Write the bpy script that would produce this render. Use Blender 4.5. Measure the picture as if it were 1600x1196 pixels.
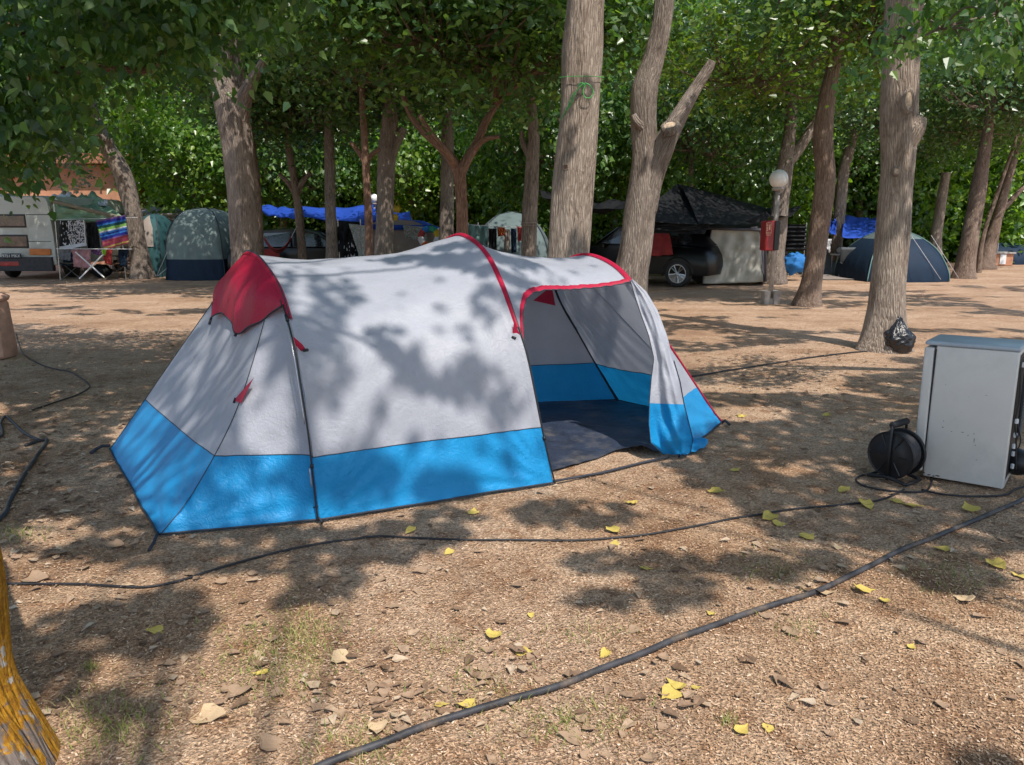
import bpy, math, random
import numpy as np
from mathutils import Vector, noise
R = math.radians
rs = np.random.RandomState(7); random.seed(7)
# ---------------------------------------------------------------- camera, sky, sun, exposure
H, TH, FP = 1.6, R(11.8), 1200.0
scn = bpy.context.scene
for o in list(bpy.data.objects): bpy.data.objects.remove(o)
cd = bpy.data.cameras.new('camera'); cam = bpy.data.objects.new('camera', cd); scn.collection.objects.link(cam)
cd.sensor_width = 36; cd.lens = 27.0; cd.clip_end = 500; cd.clip_start = 0.05
cam.location = (0, 0, H); cam.rotation_euler = (R(90) - TH, 0, 0); scn.camera = cam
SD = Vector((0.46, -0.86, 0)).normalized() * math.cos(R(57)); SD.z = math.sin(R(57))   # towards the sun
w = bpy.data.worlds.new('World'); scn.world = w; w.use_nodes = True
nt = w.node_tree; bg = nt.nodes['Background']; sky = nt.nodes.new('ShaderNodeTexSky'); sky.sky_type = 'NISHITA'
sky.sun_disc = False; sky.sun_elevation = R(57); sky.sun_rotation = math.atan2(SD.x, SD.y); sky.air_density = 1.0
nt.links.new(sky.outputs[0], bg.inputs[0]); bg.inputs[1].default_value = 0.15
sl = bpy.data.lights.new('sun', 'SUN'); so = bpy.data.objects.new('sun', sl); scn.collection.objects.link(so)
sl.energy = 3.35; sl.angle = R(0.55); sl.color = (1.0, 0.93, 0.84); so.rotation_euler = SD.to_track_quat('Z', 'Y').to_euler()
so.location = (0, 0, 30)
scn.view_settings.view_transform = 'Standard'; scn.view_settings.look = 'None'; scn.view_settings.gamma = 1
scn.view_settings.exposure = 0.62
scn.render.engine = 'CYCLES'
scn.cycles.max_bounces = 6; scn.cycles.transparent_max_bounces = 4
# ---------------------------------------------------------------- helpers
CT, ST = math.cos(TH), math.sin(TH)
def ray(px, py):
    u = (px - 800) / FP; v = (598 - py) / FP
    return Vector((u, CT + v * ST, -ST + v * CT))
def G(px, py, z=0.0):
    d = ray(px, py); t = (z - H) / d.z
    return Vector((0, 0, H)) + d * t
def A(px, py, Y):
    d = ray(px, py); return Vector((0, 0, H)) + d * (Y / d.y)
def proj(p):
    x, y, z = p[0], p[1], p[2] - H
    dep = y * CT - z * ST; up = y * ST + z * CT
    return 800 + FP * x / dep, 598 - FP * up / dep
C = scn.collection
ORG = {}
def thing(name, label, cat, loc=(0, 0, 0), group=None, kind=None):
    o = bpy.data.objects.new(name, None); C.objects.link(o); o.location = loc; o.empty_display_size = 0.1
    tagp(o, label, cat, group, kind); ORG[o.name] = Vector(loc); return o
def tagp(o, label=None, cat=None, group=None, kind=None):
    if label: o['label'] = label
    if cat: o['category'] = cat
    if group: o['group'] = group
    if kind: o['kind'] = kind
    return o
def GH(x, y):
    am = 1 if abs(x) < 12 and y < 30 else .3
    return (noise.noise(Vector((x * .7, y * .7, 0))) * .016 + noise.noise(Vector((x * 3, y * 3, 4))) * .006) * am - .006
def org(p): return ORG.get(p.name, Vector((0, 0, 0))) if p else Vector((0, 0, 0))
def mk(name, V, F, mat, parent=None, fm=None, smooth=True, attrs=None, origin=None):
    """link a mesh; V in world coordinates"""
    V = np.asarray(V, dtype=np.float64).reshape(-1, 3)
    L = org(parent) if parent else Vector(origin if origin is not None else (0, 0, 0))
    V = V - np.array(L)
    me = bpy.data.meshes.new(name)
    if isinstance(F, np.ndarray):
        n, k = F.shape
        me.vertices.add(len(V)); me.vertices.foreach_set('co', V.astype(np.float32).ravel())
        me.loops.add(n * k); me.loops.foreach_set('vertex_index', F.astype(np.int32).ravel())
        me.polygons.add(n); me.polygons.foreach_set('loop_start', np.arange(0, n * k, k, dtype=np.int32))
        me.polygons.foreach_set('loop_total', np.full(n, k, dtype=np.int32))
        me.update(calc_edges=True)
    else:
        me.from_pydata([tuple(v) for v in V], [], [tuple(f) for f in F]); me.update()
    for m in (mat if isinstance(mat, (list, tuple)) else [mat]): me.materials.append(m)
    if fm is not None: me.polygons.foreach_set('material_index', np.asarray(fm, dtype=np.int32))
    me.polygons.foreach_set('use_smooth', np.full(len(me.polygons), bool(smooth)))
    if attrs:
        for k, a in attrs.items():
            at = me.attributes.new(k, 'FLOAT_VECTOR', 'POINT'); at.data.foreach_set('vector', np.asarray(a, dtype=np.float32).ravel())
    o = bpy.data.objects.new(name, me); C.objects.link(o)
    if parent: o.parent = parent
    else: o.location = L
    ORG[o.name] = L
    return o
class MB:
    def __init__(s): s.v = []; s.f = []; s.m = []; s.r = []
    def add(s, V, F, m=0, rest=None):
        b = len(s.v); s.v += [tuple(x) for x in V]; s.f += [tuple(i + b for i in f) for f in F]; s.m += [m] * len(F)
        s.r += [tuple(x) for x in (rest if rest is not None else V)]
    def box(s, c, d, rz=0, m=0, M=None, bev=0.0, taper=1.0):
        x, y, z = [q / 2 for q in d]
        if bev <= 0:
            P = [(-x, -y, -z), (x, -y, -z), (x, y, -z), (-x, y, -z), (-x*taper, -y*taper, z), (x*taper, -y*taper, z), (x*taper, y*taper, z), (-x*taper, y*taper, z)]
            Fc = [(0, 3, 2, 1), (4, 5, 6, 7), (0, 1, 5, 4), (1, 2, 6, 5), (2, 3, 7, 6), (3, 0, 4, 7)]
        else:
            b = bev; P = []; 
            def ring(ix, iy, zz):
                return [(-ix, -iy + b, zz), (-ix + b, -iy, zz), (ix - b, -iy, zz), (ix, -iy + b, zz), (ix, iy - b, zz), (ix - b, iy, zz), (-ix + b, iy, zz), (-ix, iy - b, zz)]
            P = ring(x - b*.7, y - b*.7, -z) + ring(x, y, -z + b) + ring(x*taper, y*taper, z - b) + ring((x - b*.7)*taper, (y - b*.7)*taper, z)
            Fc = [tuple(range(7, -1, -1)), tuple(range(24, 32))]
            for k in range(3):
                for i in range(8): j = (i + 1) % 8; Fc.append((k*8+i, k*8+j, k*8+8+j, k*8+8+i))
        ca, sa = math.cos(rz), math.sin(rz)
        Q = []
        for p in P:
            q = Vector((p[0]*ca - p[1]*sa, p[0]*sa + p[1]*ca, p[2]))
            if M is not None: q = M @ q
            Q.append(tuple(q + Vector(c)))
        s.add(Q, Fc, m)
    def tube(s, pts, rad, n=8, m=0, cap=True, rough=0.0, seed=0.0, closed=False):
        pts = [Vector(p) for p in pts]; N = len(pts)
        if not hasattr(rad, '__len__'): rad = [rad] * N
        V = []; RR = []; L = 0.0
        t0 = (pts[1] - pts[0]).normalized(); u = t0.orthogonal().normalized()
        for i, p in enumerate(pts):
            t = (pts[min(i + 1, N - 1)] - pts[max(i - 1, 0)])
            if t.length < 1e-9: t = t0
            t = t.normalized(); u = (u - t * u.dot(t)).normalized(); wv = t.cross(u)
            if i: L += (p - pts[i-1]).length
            for k in range(n):
                a = 2 * math.pi * k / n; r = rad[i]
                ca, sa = math.cos(a), math.sin(a)
                if rough:
                    q = Vector((ca * r * 7, sa * r * 7, L * 1.1 + seed)); q2 = Vector((ca * 1.3, sa * 1.3, L * 1.3 + seed))
                    nn = noise.noise(q); r = r * (1 + rough * 1.3 * noise.noise(q2) + rough * (0.6 * abs(nn) - .1) )
                V.append(tuple(p + (u * ca + wv * sa) * r)); RR.append((ca * rad[i], sa * rad[i], L + seed))
        Fc = []
        for i in range(N - 1):
            for k in range(n):
                j = (k + 1) % n; Fc.append((i*n+k, i*n+j, (i+1)*n+j, (i+1)*n+k))
        if cap:
            Fc.append(tuple(range(n - 1, -1, -1))); Fc.append(tuple((N-1)*n + k for k in range(n)))
        s.add(V, Fc, m, RR)
    def lathe(s, c, prof, n=24, m=0, M=None):
        V = []; 
        for r, z in prof:
            for k in range(n):
                a = 2 * math.pi * k / n; q = Vector((r*math.cos(a), r*math.sin(a), z))
                if M is not None: q = M @ q
                V.append(tuple(q + Vector(c)))
        Fc = [(i*n+k, i*n+(k+1) % n, (i+1)*n+(k+1) % n, (i+1)*n+k) for i in range(len(prof)-1) for k in range(n)]
        Fc += [tuple(range(n-1, -1, -1)), tuple((len(prof)-1)*n + k for k in range(n))]
        s.add(V, Fc, m)
    def sphere(s, c, r, n=20, m=0, sc=(1, 1, 1), disp=None):
        V = []; h = n // 2
        for i in range(h + 1):
            ph = math.pi * i / h
            for k in range(n):
                a = 2*math.pi*k/n; d = Vector((math.sin(ph)*math.cos(a), math.sin(ph)*math.sin(a), math.cos(ph)))
                rr = r * (1 + (disp(d) if disp else 0)); V.append((c[0]+d.x*rr*sc[0], c[1]+d.y*rr*sc[1], c[2]+d.z*rr*sc[2]))
        Fc = [(i*n+k, (i+1)*n+k, (i+1)*n+(k+1) % n, i*n+(k+1) % n) for i in range(h) for k in range(n)]
        s.add(V, Fc, m)
    def grid(s, P, m=0, mf=None, closed=False):
        """P[i][j] points"""
        a = len(P); b = len(P[0]); base = len(s.v)
        s.v += [tuple(p) for row in P for p in row]; s.r += [tuple(p) for row in P for p in row]
        for i in range(a - 1):
            for j in range(b - 1):
                s.f.append((base+i*b+j, base+(i+1)*b+j, base+(i+1)*b+j+1, base+i*b+j+1)); s.m.append(mf(i, j) if mf else m)
    def poly(s, pts, m=0, th=0.0, nrm=None):
        """flat polygon, extruded backwards by th"""
        pts = [Vector(p) for p in pts]; n = len(pts)
        if th <= 0: s.add(pts, [tuple(range(n))], m); return
        nn = Vector(nrm) if nrm is not None else (pts[1]-pts[0]).cross(pts[2]-pts[0]).normalized()
        V = pts + [p - nn*th for p in pts]
        s.add(V, [tuple(range(n)), tuple(range(2*n-1, n-1, -1))] + [(i, i+n, (i+1) % n + n, (i+1) % n) for i in range(n)], m)
    def build(s, name, mat, parent=None, smooth=False, rest=False, origin=None):
        return mk(name, s.v, s.f, mat, parent, fm=s.m, smooth=smooth, attrs={'rest': s.r} if rest else None, origin=origin)
def autosmooth(o, ang=35):
    me = o.data
    me.polygons.foreach_set('use_smooth', np.full(len(me.polygons), True))
    try: me.set_sharp_from_angle(angle=R(ang))
    except Exception: pass
    return o
def spline(pts, n=8):
    """Catmull-Rom through pts"""
    P = [np.array(p, dtype=float) for p in pts]; out = []
    for i in range(len(P) - 1):
        p0 = P[i-1] if i else 2*P[0]-P[1]; p1, p2 = P[i], P[i+1]; p3 = P[i+2] if i+2 < len(P) else 2*P[-1]-P[-2]
        for k in range(n):
            t = k / n
            out.append(.5*((2*p1)+(-p0+p2)*t+(2*p0-5*p1+4*p2-p3)*t*t+(-p0+3*p1-3*p2+p3)*t**3))
    out.append(P[-1]); return out
# ---------------------------------------------------------------- materials
def new_mat(name):
    m = bpy.data.materials.new(name); m.use_nodes = True; nt = m.node_tree
    return m, nt, nt.nodes['Principled BSDF'], nt.nodes['Material Output']
def N(nt, t, **kw):
    n = nt.nodes.new(t)
    for k, v in kw.items():
        if k.startswith('i_'): n.inputs[k[2:].replace('_', ' ')].default_value = v
        else: setattr(n, k, v)
    return n
def ramp(nt, fac, stops):
    r = nt.nodes.new('ShaderNodeValToRGB'); e = r.color_ramp.elements
    while len(e) < len(stops): e.new(.5)
    for q, (p, c) in zip(e, stops): q.position = p; q.color = (*c, 1) if len(c) == 3 else c
    nt.links.new(fac, r.inputs[0]); return r.outputs[0]
def noise_t(nt, vec, scale, detail=4, rough=.55, dist=0.0):
    n = N(nt, 'ShaderNodeTexNoise', i_Scale=scale, i_Detail=detail, i_Roughness=rough, i_Distortion=dist)
    if vec is not None: nt.links.new(vec, n.inputs['Vector'])
    return n.outputs['Fac']
def mapping(nt, vec, sc=(1, 1, 1)):
    m = N(nt, 'ShaderNodeMapping'); m.inputs['Scale'].default_value = sc; nt.links.new(vec, m.inputs['Vector']); return m.outputs[0]
def mix(nt, fac, a, b, mode='MIX'):
    m = N(nt, 'ShaderNodeMix', data_type='RGBA', blend_type=mode)
    for s, v in ((m.inputs[0], fac), (m.inputs[6], a), (m.inputs[7], b)):
        if isinstance(v, (int, float)): s.default_value = v
        elif isinstance(v, tuple): s.default_value = (*v, 1) if len(v) == 3 else v
        else: nt.links.new(v, s)
    return m.outputs[2]
def bump(nt, b, h, st=.3, d=.01):
    n = N(nt, 'ShaderNodeBump', i_Strength=st, i_Distance=d); nt.links.new(h, n.inputs['Height']); nt.links.new(n.outputs[0], b.inputs['Normal']); return n
def obj_co(nt): return N(nt, 'ShaderNodeTexCoord').outputs['Object']
def plain(name, col, rough=.6, metal=0, var=.15, scale=6, bst=.1, bd=.004, spec=.5, dirt=None):
    m, nt, b, o = new_mat(name); co = obj_co(nt)
    f = noise_t(nt, co, scale, 6, .6)
    dark = tuple(c * (1 - var * 1.6) for c in col); lite = tuple(min(1, c * (1 + var)) for c in col)
    c = ramp(nt, f, [(.3, dark), (.7, lite)])
    if dirt:
        f3 = noise_t(nt, co, scale * .6, 8, .7); mk_ = ramp(nt, f3, [(.5, (0, 0, 0)), (.7, (1, 1, 1))]); c = mix(nt, mk_, c, dirt)
    nt.links.new(c, b.inputs['Base Color']); b.inputs['Roughness'].default_value = rough; b.inputs['Metallic'].default_value = metal
    b.inputs['Specular IOR Level'].default_value = spec
    if bst: bump(nt, b, noise_t(nt, co, scale * 8, 5), bst, bd)
    return m
def fabric(name, col, transl=.25, rough=.5, wr=.5, scale=3.0, var=.06, spec=.35):
    m, nt, b, o = new_mat(name); co = obj_co(nt)
    f = noise_t(nt, co, 4, 5)
    c = ramp(nt, f, [(.3, tuple(x*(1-var) for x in col)), (.7, tuple(min(1, x*(1+var)) for x in col))])
    nt.links.new(c, b.inputs['Base Color']); b.inputs['Roughness'].default_value = rough; b.inputs['Specular IOR Level'].default_value = spec
    n1 = noise_t(nt, mapping(nt, co, (1, 1.6, .7)), scale * 2.2, 3, .5, 1.2)
    r1 = N(nt, 'ShaderNodeMath', operation='PINGPONG'); nt.links.new(n1, r1.inputs[0]); r1.inputs[1].default_value = .07
    n2 = noise_t(nt, co, scale * 14, 4, .6, .6)
    ad = N(nt, 'ShaderNodeMath', operation='MULTIPLY_ADD'); nt.links.new(r1.outputs[0], ad.inputs[0]); ad.inputs[1].default_value = 2.5; nt.links.new(n2, ad.inputs[2])
    bp = bump(nt, b, ad.outputs[0], wr * .55, .012)
    t = N(nt, 'ShaderNodeBsdfTranslucent'); nt.links.new(c, t.inputs[0]); nt.links.new(bp.outputs[0], t.inputs['Normal'])
    ms = N(nt, 'ShaderNodeMixShader'); ms.inputs[0].default_value = transl
    nt.links.new(b.outputs[0], ms.inputs[1]); nt.links.new(t.outputs[0], ms.inputs[2]); nt.links.new(ms.outputs[0], o.inputs[0])
    return m
def leafmat(name, cols, transl=.4, rough=.33, spec=.7):
    m, nt, b, o = new_mat(name); g = N(nt, 'ShaderNodeNewGeometry')
    co = obj_co(nt); big = noise_t(nt, co, .9, 3)
    c = ramp(nt, g.outputs['Random Per Island'], [(i / (len(cols) - 1), c) for i, c in enumerate(cols)])
    hs = N(nt, 'ShaderNodeHueSaturation'); nt.links.new(c, hs.inputs['Color'])
    mr = N(nt, 'ShaderNodeMapRange'); nt.links.new(big, mr.inputs[0]); mr.inputs[1].default_value = .3; mr.inputs[2].default_value = .7
    mr.inputs[3].default_value = .7; mr.inputs[4].default_value = 1.35; nt.links.new(mr.outputs[0], hs.inputs['Value'])
    nt.links.new(hs.outputs[0], b.inputs['Base Color']); b.inputs['Roughness'].default_value = rough; b.inputs['Specular IOR Level'].default_value = spec
    t = N(nt, 'ShaderNodeBsdfTranslucent'); tc = mix(nt, 1.0, hs.outputs[0], (1.9, 2.0, .6), 'MULTIPLY'); nt.links.new(tc, t.inputs[0])
    ms = N(nt, 'ShaderNodeMixShader'); ms.inputs[0].default_value = transl
    nt.links.new(b.outputs[0], ms.inputs[1]); nt.links.new(t.outputs[0], ms.inputs[2]); nt.links.new(ms.outputs[0], o.inputs[0])
    return m
def barkmat(name, dark, mid, lite, moss=0.0, lichen=None, ftex=1.0):
    m, nt, b, o = new_mat(name)
    at = N(nt, 'ShaderNodeAttribute', attribute_name='rest'); co = at.outputs['Vector']
    v1 = mapping(nt, co, (15*ftex, 15*ftex, 3.4*ftex)); f1 = noise_t(nt, v1, 1.5, 8, .72, 1.0)
    f2 = noise_t(nt, mapping(nt, co, (3, 3, 1.3)), 1.2, 4)
    v3 = mapping(nt, mix(nt, .035, co, N(nt, 'ShaderNodeTexNoise', i_Scale=9.0).outputs['Color'], 'ADD'), (40*ftex, 40*ftex, 4.6*ftex)); vo = N(nt, 'ShaderNodeTexVoronoi', feature='DISTANCE_TO_EDGE', i_Scale=1.0); nt.links.new(v3, vo.inputs['Vector'])
    c = ramp(nt, f1, [(.3, dark), (.48, mid), (.68, lite)])
    c = mix(nt, ramp(nt, f2, [(.42, (0, 0, 0)), (.62, (1, 1, 1))]), c, mix(nt, .6, c, lite))
    crack = ramp(nt, vo.outputs['Distance'], [(0, (.42, .38, .36)), (.16, (1, 1, 1))]); c = mix(nt, .55, c, crack, 'MULTIPLY')
    if lichen:
        f4 = noise_t(nt, co, 9, 9, .7, .4); f5 = noise_t(nt, co, 2.5, 3)
        ad = N(nt, 'ShaderNodeMath', operation='ADD'); nt.links.new(f4, ad.inputs[0]); nt.links.new(f5, ad.inputs[1])
        c = mix(nt, ramp(nt, ad.outputs[0], [(.955, (0, 0, 0)), (.985, (1, 1, 1))]), c, ramp(nt, noise_t(nt, co, 60, 6, .7), [(.35, (.22, .10, .02)), (.5, (.42, .19, .015)), (.62, lichen), (.75, (.48, .40, .22))]))
        f6 = noise_t(nt, co, 14, 5, .6); c = mix(nt, ramp(nt, f6, [(.62, (0, 0, 0)), (.66, (1, 1, 1))]), c, (.45, .42, .38))
    nt.links.new(c, b.inputs['Base Color']); b.inputs['Roughness'].default_value = .95; b.inputs['Specular IOR Level'].default_value = .15
    mul = N(nt, 'ShaderNodeMath', operation='MULTIPLY_ADD'); nt.links.new(ramp(nt, vo.outputs['Distance'], [(0, (0, 0, 0)), (.3, (1, 1, 1))]), mul.inputs[0]); mul.inputs[1].default_value = .5; nt.links.new(f1, mul.inputs[2])
    bump(nt, b, mul.outputs[0], .9, .03)
    return m
M = {}
M['leaf'] = leafmat('mulberry_leaf', [(.045, .105, .040), (.065, .14, .045), (.095, .18, .05), (.16, .25, .07)], .45)
M['leaf_mid'] = leafmat('mid_leaf', [(.045, .105, .035), (.07, .15, .042), (.11, .21, .05), (.18, .29, .075)], .45)
M['leaf_light'] = leafmat('light_leaf', [(.07, .15, .03), (.10, .20, .035), (.16, .28, .045), (.25, .36, .07)], .48)
M['leaf_dark'] = leafmat('dark_leaf', [(.04, .09, .038), (.058, .12, .045), (.085, .155, .05), (.13, .20, .065)], .42)
M['leaf_olive'] = leafmat('olive_leaf', [(.16, .19, .15), (.26, .29, .25), (.36, .38, .34)], .15)
M['leaf_gold'] = leafmat('gold_leaf', [(.06, .115, .02), (.10, .17, .025), (.17, .23, .035)], .42)
M['bark_grey'] = barkmat('bark_grey', (.085, .065, .055), (.23, .185, .155), (.38, .32, .275))
M['bark_pale'] = barkmat('bark_pale', (.13, .1, .08), (.34, .27, .22), (.5, .42, .35))
M['bark_red'] = barkmat('bark_red', (.10, .055, .04), (.24, .135, .095), (.36, .23, .17))
M['bark_brown'] = barkmat('bark_brown', (.08, .055, .042), (.22, .155, .12), (.35, .27, .215))
M['bark_lichen'] = barkmat('bark_lichen', (.05, .035, .03), (.15, .11, .09), (.28, .23, .2), lichen=(.50, .27, .03))
M['cut_wood'] = plain('cut_wood', (.5, .38, .27), .8, var=.3, scale=20)
M['t_grey'] = fabric('tent_grey_polyester', (.455, .475, .54), .28, .42, .75)
M['t_blue'] = fabric('tent_blue_polyester', (.016, .33, .72), .28, .42, .9)
M['t_red'] = fabric('tent_crimson_polyester', (.5, .012, .055), .25, .5, .5, 6)
M['t_pipe'] = plain('seam_tape', (.03, .035, .05), .7)
M['t_floor'] = plain('ground_sheet', (.03, .042, .072), .45, var=.3, scale=5, bst=.8, bd=.01, dirt=(.13, .12, .115))
M['black'] = plain('black_plastic', (.012, .012, .014), .45)
M['rubber'] = plain('rubber', (.022, .022, .026), .55, var=.4, scale=14, bst=.3)
M['hose'] = plain('dusty_hose', (.045, .045, .052), .6, var=.4, scale=9, bst=.3, dirt=(.16, .12, .09))
M['steel'] = plain('steel', (.5, .5, .52), .3, .9)
M['white'] = plain('white_paint', (.72, .73, .74), .45, var=.08, scale=3)
M['globe'] = plain('opal_globe', (.8, .8, .78), .4, var=.06, scale=5, bst=0)
M['post'] = plain('terracotta_render', (.58, .34, .25), .9, var=.25, scale=5, bst=.5)
M['glass'] = plain('dark_glass', (.02, .025, .03), .08, var=.2, bst=0, spec=.8)
def fab(key, col, tr=.2, wr=.8, sc=2.0, rough=.7): M[key] = fabric(key + '_cloth', col, tr, rough, wr, sc, .12)
for k, c in dict(navy=(.01, .028, .06), paleteal=(.2, .26, .255), teal=(.03, .1, .11), greyteal=(.14, .19, .195), tarpblue=(.015, .07, .42), blacknet=(.008, .009, .012), greent=(.24, .38, .25), whitec=(.65, .65, .68), beige=(.33, .28, .25), khaki=(.25, .22, .16), tarpgrey=(.33, .3, .33), redc=(.42, .05, .05), orangec=(.5, .11, .03), pinkc=(.4, .22, .24), brownc=(.2, .12, .08), awning=(.52, .5, .44), awnd=(.12, .11, .12), slate=(.17, .19, .21), mint=(.16, .28, .27), yellowc=(.6, .42, .04), limec=(.25, .5, .05), skyb=(.03, .2, .55), purple=(.2, .1, .25)).items(): fab(k, c)
# ---------------------------------------------------------------- the tunnel tent
ZS = .36
def arch_fn(ctrl):
    D = np.array(spline(ctrl, 14)); z = D[:, 2]
    L = np.concatenate([[0], np.cumsum(np.linalg.norm(np.diff(D, axis=0), axis=1))])
    k = int(z.argmax())
    def cross(idx):
        for a, b in zip(idx[:-1], idx[1:]):
            if (z[a] - ZS) * (z[b] - ZS) <= 0 and z[a] != z[b]:
                f = (ZS - z[a]) / (z[b] - z[a]); return L[a] + f * (L[b] - L[a])
    l1 = cross(list(range(0, k + 1))); l2 = cross(list(range(k, len(z))))
    T = [0, .15, .5, .85, 1]; LL = [0, l1, L[k], l2, L[-1]]
    def f(t):
        l = np.interp(t, T, LL); return np.array([np.interp(l, L, D[:, i]) for i in range(3)])
    return f
V3 = lambda *a: Vector(a)
P1, P2, P3 = G(500, 815), G(865, 757), G(1060, 716)
a1 = arch_fn([P1, A(493, 755, P1.y + .01), A(485, 680, P1.y + .03), A(473, 600, P1.y + .07), A(464, 545, P1.y + .13), A(450, 490, 4.24), A(437, 452, 4.42), A(421, 424, 4.62), A(405, 405, 4.82), A(391, 397, 5.02), V3(-1.83, 5.3, 1.37), V3(-1.97, 5.55, 1.25), V3(-2.06, 5.78, 1.0), V3(-2.08, 5.9, .7), V3(-2.0, 5.98, .35), V3(-1.9, 6.0, 0)])
a2 = arch_fn([P2, A(849, 690, P2.y + .02), A(834, 615, P2.y + .06), A(820, 548, P2.y + .11), A(804, 500, P2.y + .2), A(785, 446, P2.y + .36), A(763, 401, P2.y + .58), A(739, 376, 5.35), A(715, 368, 5.65), V3(-.56, 5.95, 1.42), V3(-.68, 6.2, 1.25), V3(-.73, 6.4, .95), V3(-.68, 6.52, .6), V3(-.6, 6.58, .3), V3(-.5, 6.6, 0)])
P3R = G(965, 626)
a3 = arch_fn([P3, A(1055, 660, 5.16), A(1046, 600, 5.2), A(1035, 550, 5.25), A(1018, 495, 5.32), A(985, 440, 5.45), A(955, 412, 5.65), A(920, 399, 5.9), A(891, 405, 6.2), A(872, 425, 6.42), A(868, 450, 6.58), A(882, 483, 6.7), A(905, 522, 6.78), A(935, 575, 6.83), P3R])
CA, CB, CDp = G(247, 838), G(172, 703), G(1128, 661)
TC = np.array([-.6, 5.4, .4])
tent = thing('tunnel_tent', 'large grey and sky blue tunnel tent with crimson arch sleeves and its side door open', 'tent', (-.5, 5.2, 0))
def nrmgrid(P, cen=TC):
    P = np.asarray(P); du = np.gradient(P, axis=0); dv = np.gradient(P, axis=1); n = np.cross(du, dv)
    n /= (np.linalg.norm(n, axis=2, keepdims=True) + 1e-9)
    if np.sum(n * (P - cen)) < 0: n = -n
    return n
def wrinkle(P, U, Tt, f, cen=TC):
    n = nrmgrid(P, cen); D = np.zeros(P.shape[:2])
    for i in range(P.shape[0]):
        for j in range(P.shape[1]): D[i, j] = f(U[i, j], Tt[i, j], P[i, j])
    return P + n * D[..., None]
def ridge(x, w): return math.exp(-(x / w) ** 2)
def base_noise(p, s=1.0):
    a = noise.noise(Vector((p[0] * 2.0, p[1] * 2.0, p[2] * 2.2))) * .02 * s
    q = noise.noise(Vector((p[0] * 5 + p[2] * 3, p[1] * 5, p[2] * 6 - p[0] * 2)))
    return a + (abs(q) ** .8) * -.010 * s + noise.noise(Vector((p[0] * 16, p[1] * 16, p[2] * 16))) * .0016
def rows(n1=16, n2=88): return np.concatenate([np.linspace(0, .15, n1, endpoint=False), np.linspace(.15, .85, n2, endpoint=False), np.linspace(.85, 1, n1 + 1)])
mats = [M['t_grey'], M['t_blue'], M['t_pipe']]
def corner_folds(p, c, k, amp, rad, ax, ay):
    """folds radiating from a pulled corner"""
    d = Vector(p) - Vector(c); L = d.length
    if L < 1e-3: return 0
    a = math.atan2(d.dot(ay), d.dot(ax)); return amp * math.sin(a * k + 1.5 * math.sin(a * 7)) * min(1, L / .12) * math.exp(-(L / rad) ** 2)
# main panel
T = rows(); nu = 74; U = np.linspace(0, 1, nu)
Pm = np.array([[a1(t) * (1 - u) + a2(t) * u for t in T] for u in U])
UU, TT = np.meshgrid(U, T, indexing='ij')
axm = (P2 - P1).normalized(); up = Vector((0, 0, 1))
def fm_(u, t, p):
    s = math.sin(math.pi * t); d = -.095 * 4 * u * (1 - u) * max(0, s) ** .8 * (.55 + .6 * max(0, s - .4))
    if t < .5:
        hgt = t / .5
        # long diagonal crease and horizontal tension folds
        x = (u - .12) * .9; y = hgt
        d += .014 * ridge(y - (.52 + .38 * x + .03 * math.sin(9 * x)), .03) * ridge(u - .45, .3)
        d -= .010 * ridge(y - (.44 + .22 * x), .028) * ridge(u - .5, .3)
        d += .008 * math.sin((hgt * 30 + u * 8)) * ridge(u - .75, .2) * ridge(hgt - .5, .2)
        d += .006 * math.sin(u * 95 + 3 * hgt) * ridge(u - .97, .08) * ridge(hgt - .45, .35)
        d += corner_folds(p, P1, 26, .007, .55, axm, up) + corner_folds(p, P2, 24, .009, .8, -axm, up)
        d += .006 * math.sin((hgt - .3 * u) * 46) * ridge(u - .1, .2) * ridge(hgt - .55, .35)
    return d + base_noise(p) * min(1, 8 * u * (1 - u))
Pm = wrinkle(Pm, UU, TT, fm_); Pm[:, :, 2] = np.maximum(Pm[:, :, 2], .008)
def colf(T): return lambda i, j: 1 if (T[j] + T[j+1]) / 2 < .15 or (T[j] + T[j+1]) / 2 > .85 else 0
mb = MB(); mb.grid(Pm, mf=colf(T)); body = mb.build('body_fabric', mats, tent, smooth=True)
# opening in the vestibule side, drawn as a polygon in the side's own picture
OPN = [(821, 566), (815.5, 520), (817, 486), (824, 462), (838, 448), (860, 442), (900, 439.5), (985, 440), (1005, 460), (1060, 560), (1090, 720), (865, 780)]
def inside(x, y, P=OPN):
    c = False; n = len(P)
    for i in range(n):
        x1, y1 = P[i]; x2, y2 = P[(i + 1) % n]
        if (y1 > y) != (y2 > y) and x < (x2 - x1) * (y - y1) / (y2 - y1) + x1: c = not c
    return c
nu = 60; U = np.linspace(0, 1, nu)**1.25; td = []
for u in U:
    r = 0
    for t in np.linspace(.5, 0, 260):
        p = a2(t) * (1 - u) + a3(t) * u
        if inside(*proj(p)): r = t; break
    td.append(r)
td[0] = td[1] ; td[-1] = td[-2]
tf = np.linspace(0, 1, 34); Tr = np.concatenate([np.linspace(.5, .85, 40), np.linspace(.85, 1, 14)[1:]])
P = []; Tv = []
for u, d in zip(U, td):
    tv = np.concatenate([d + (.5 - d) * tf, Tr[1:]]); Tv.append(tv); P.append([a2(t) * (1 - u) + a3(t) * u for t in tv])
P = np.array(P); Tv = np.array(Tv); UU = np.repeat(U[:, None], Tv.shape[1], 1)
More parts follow.
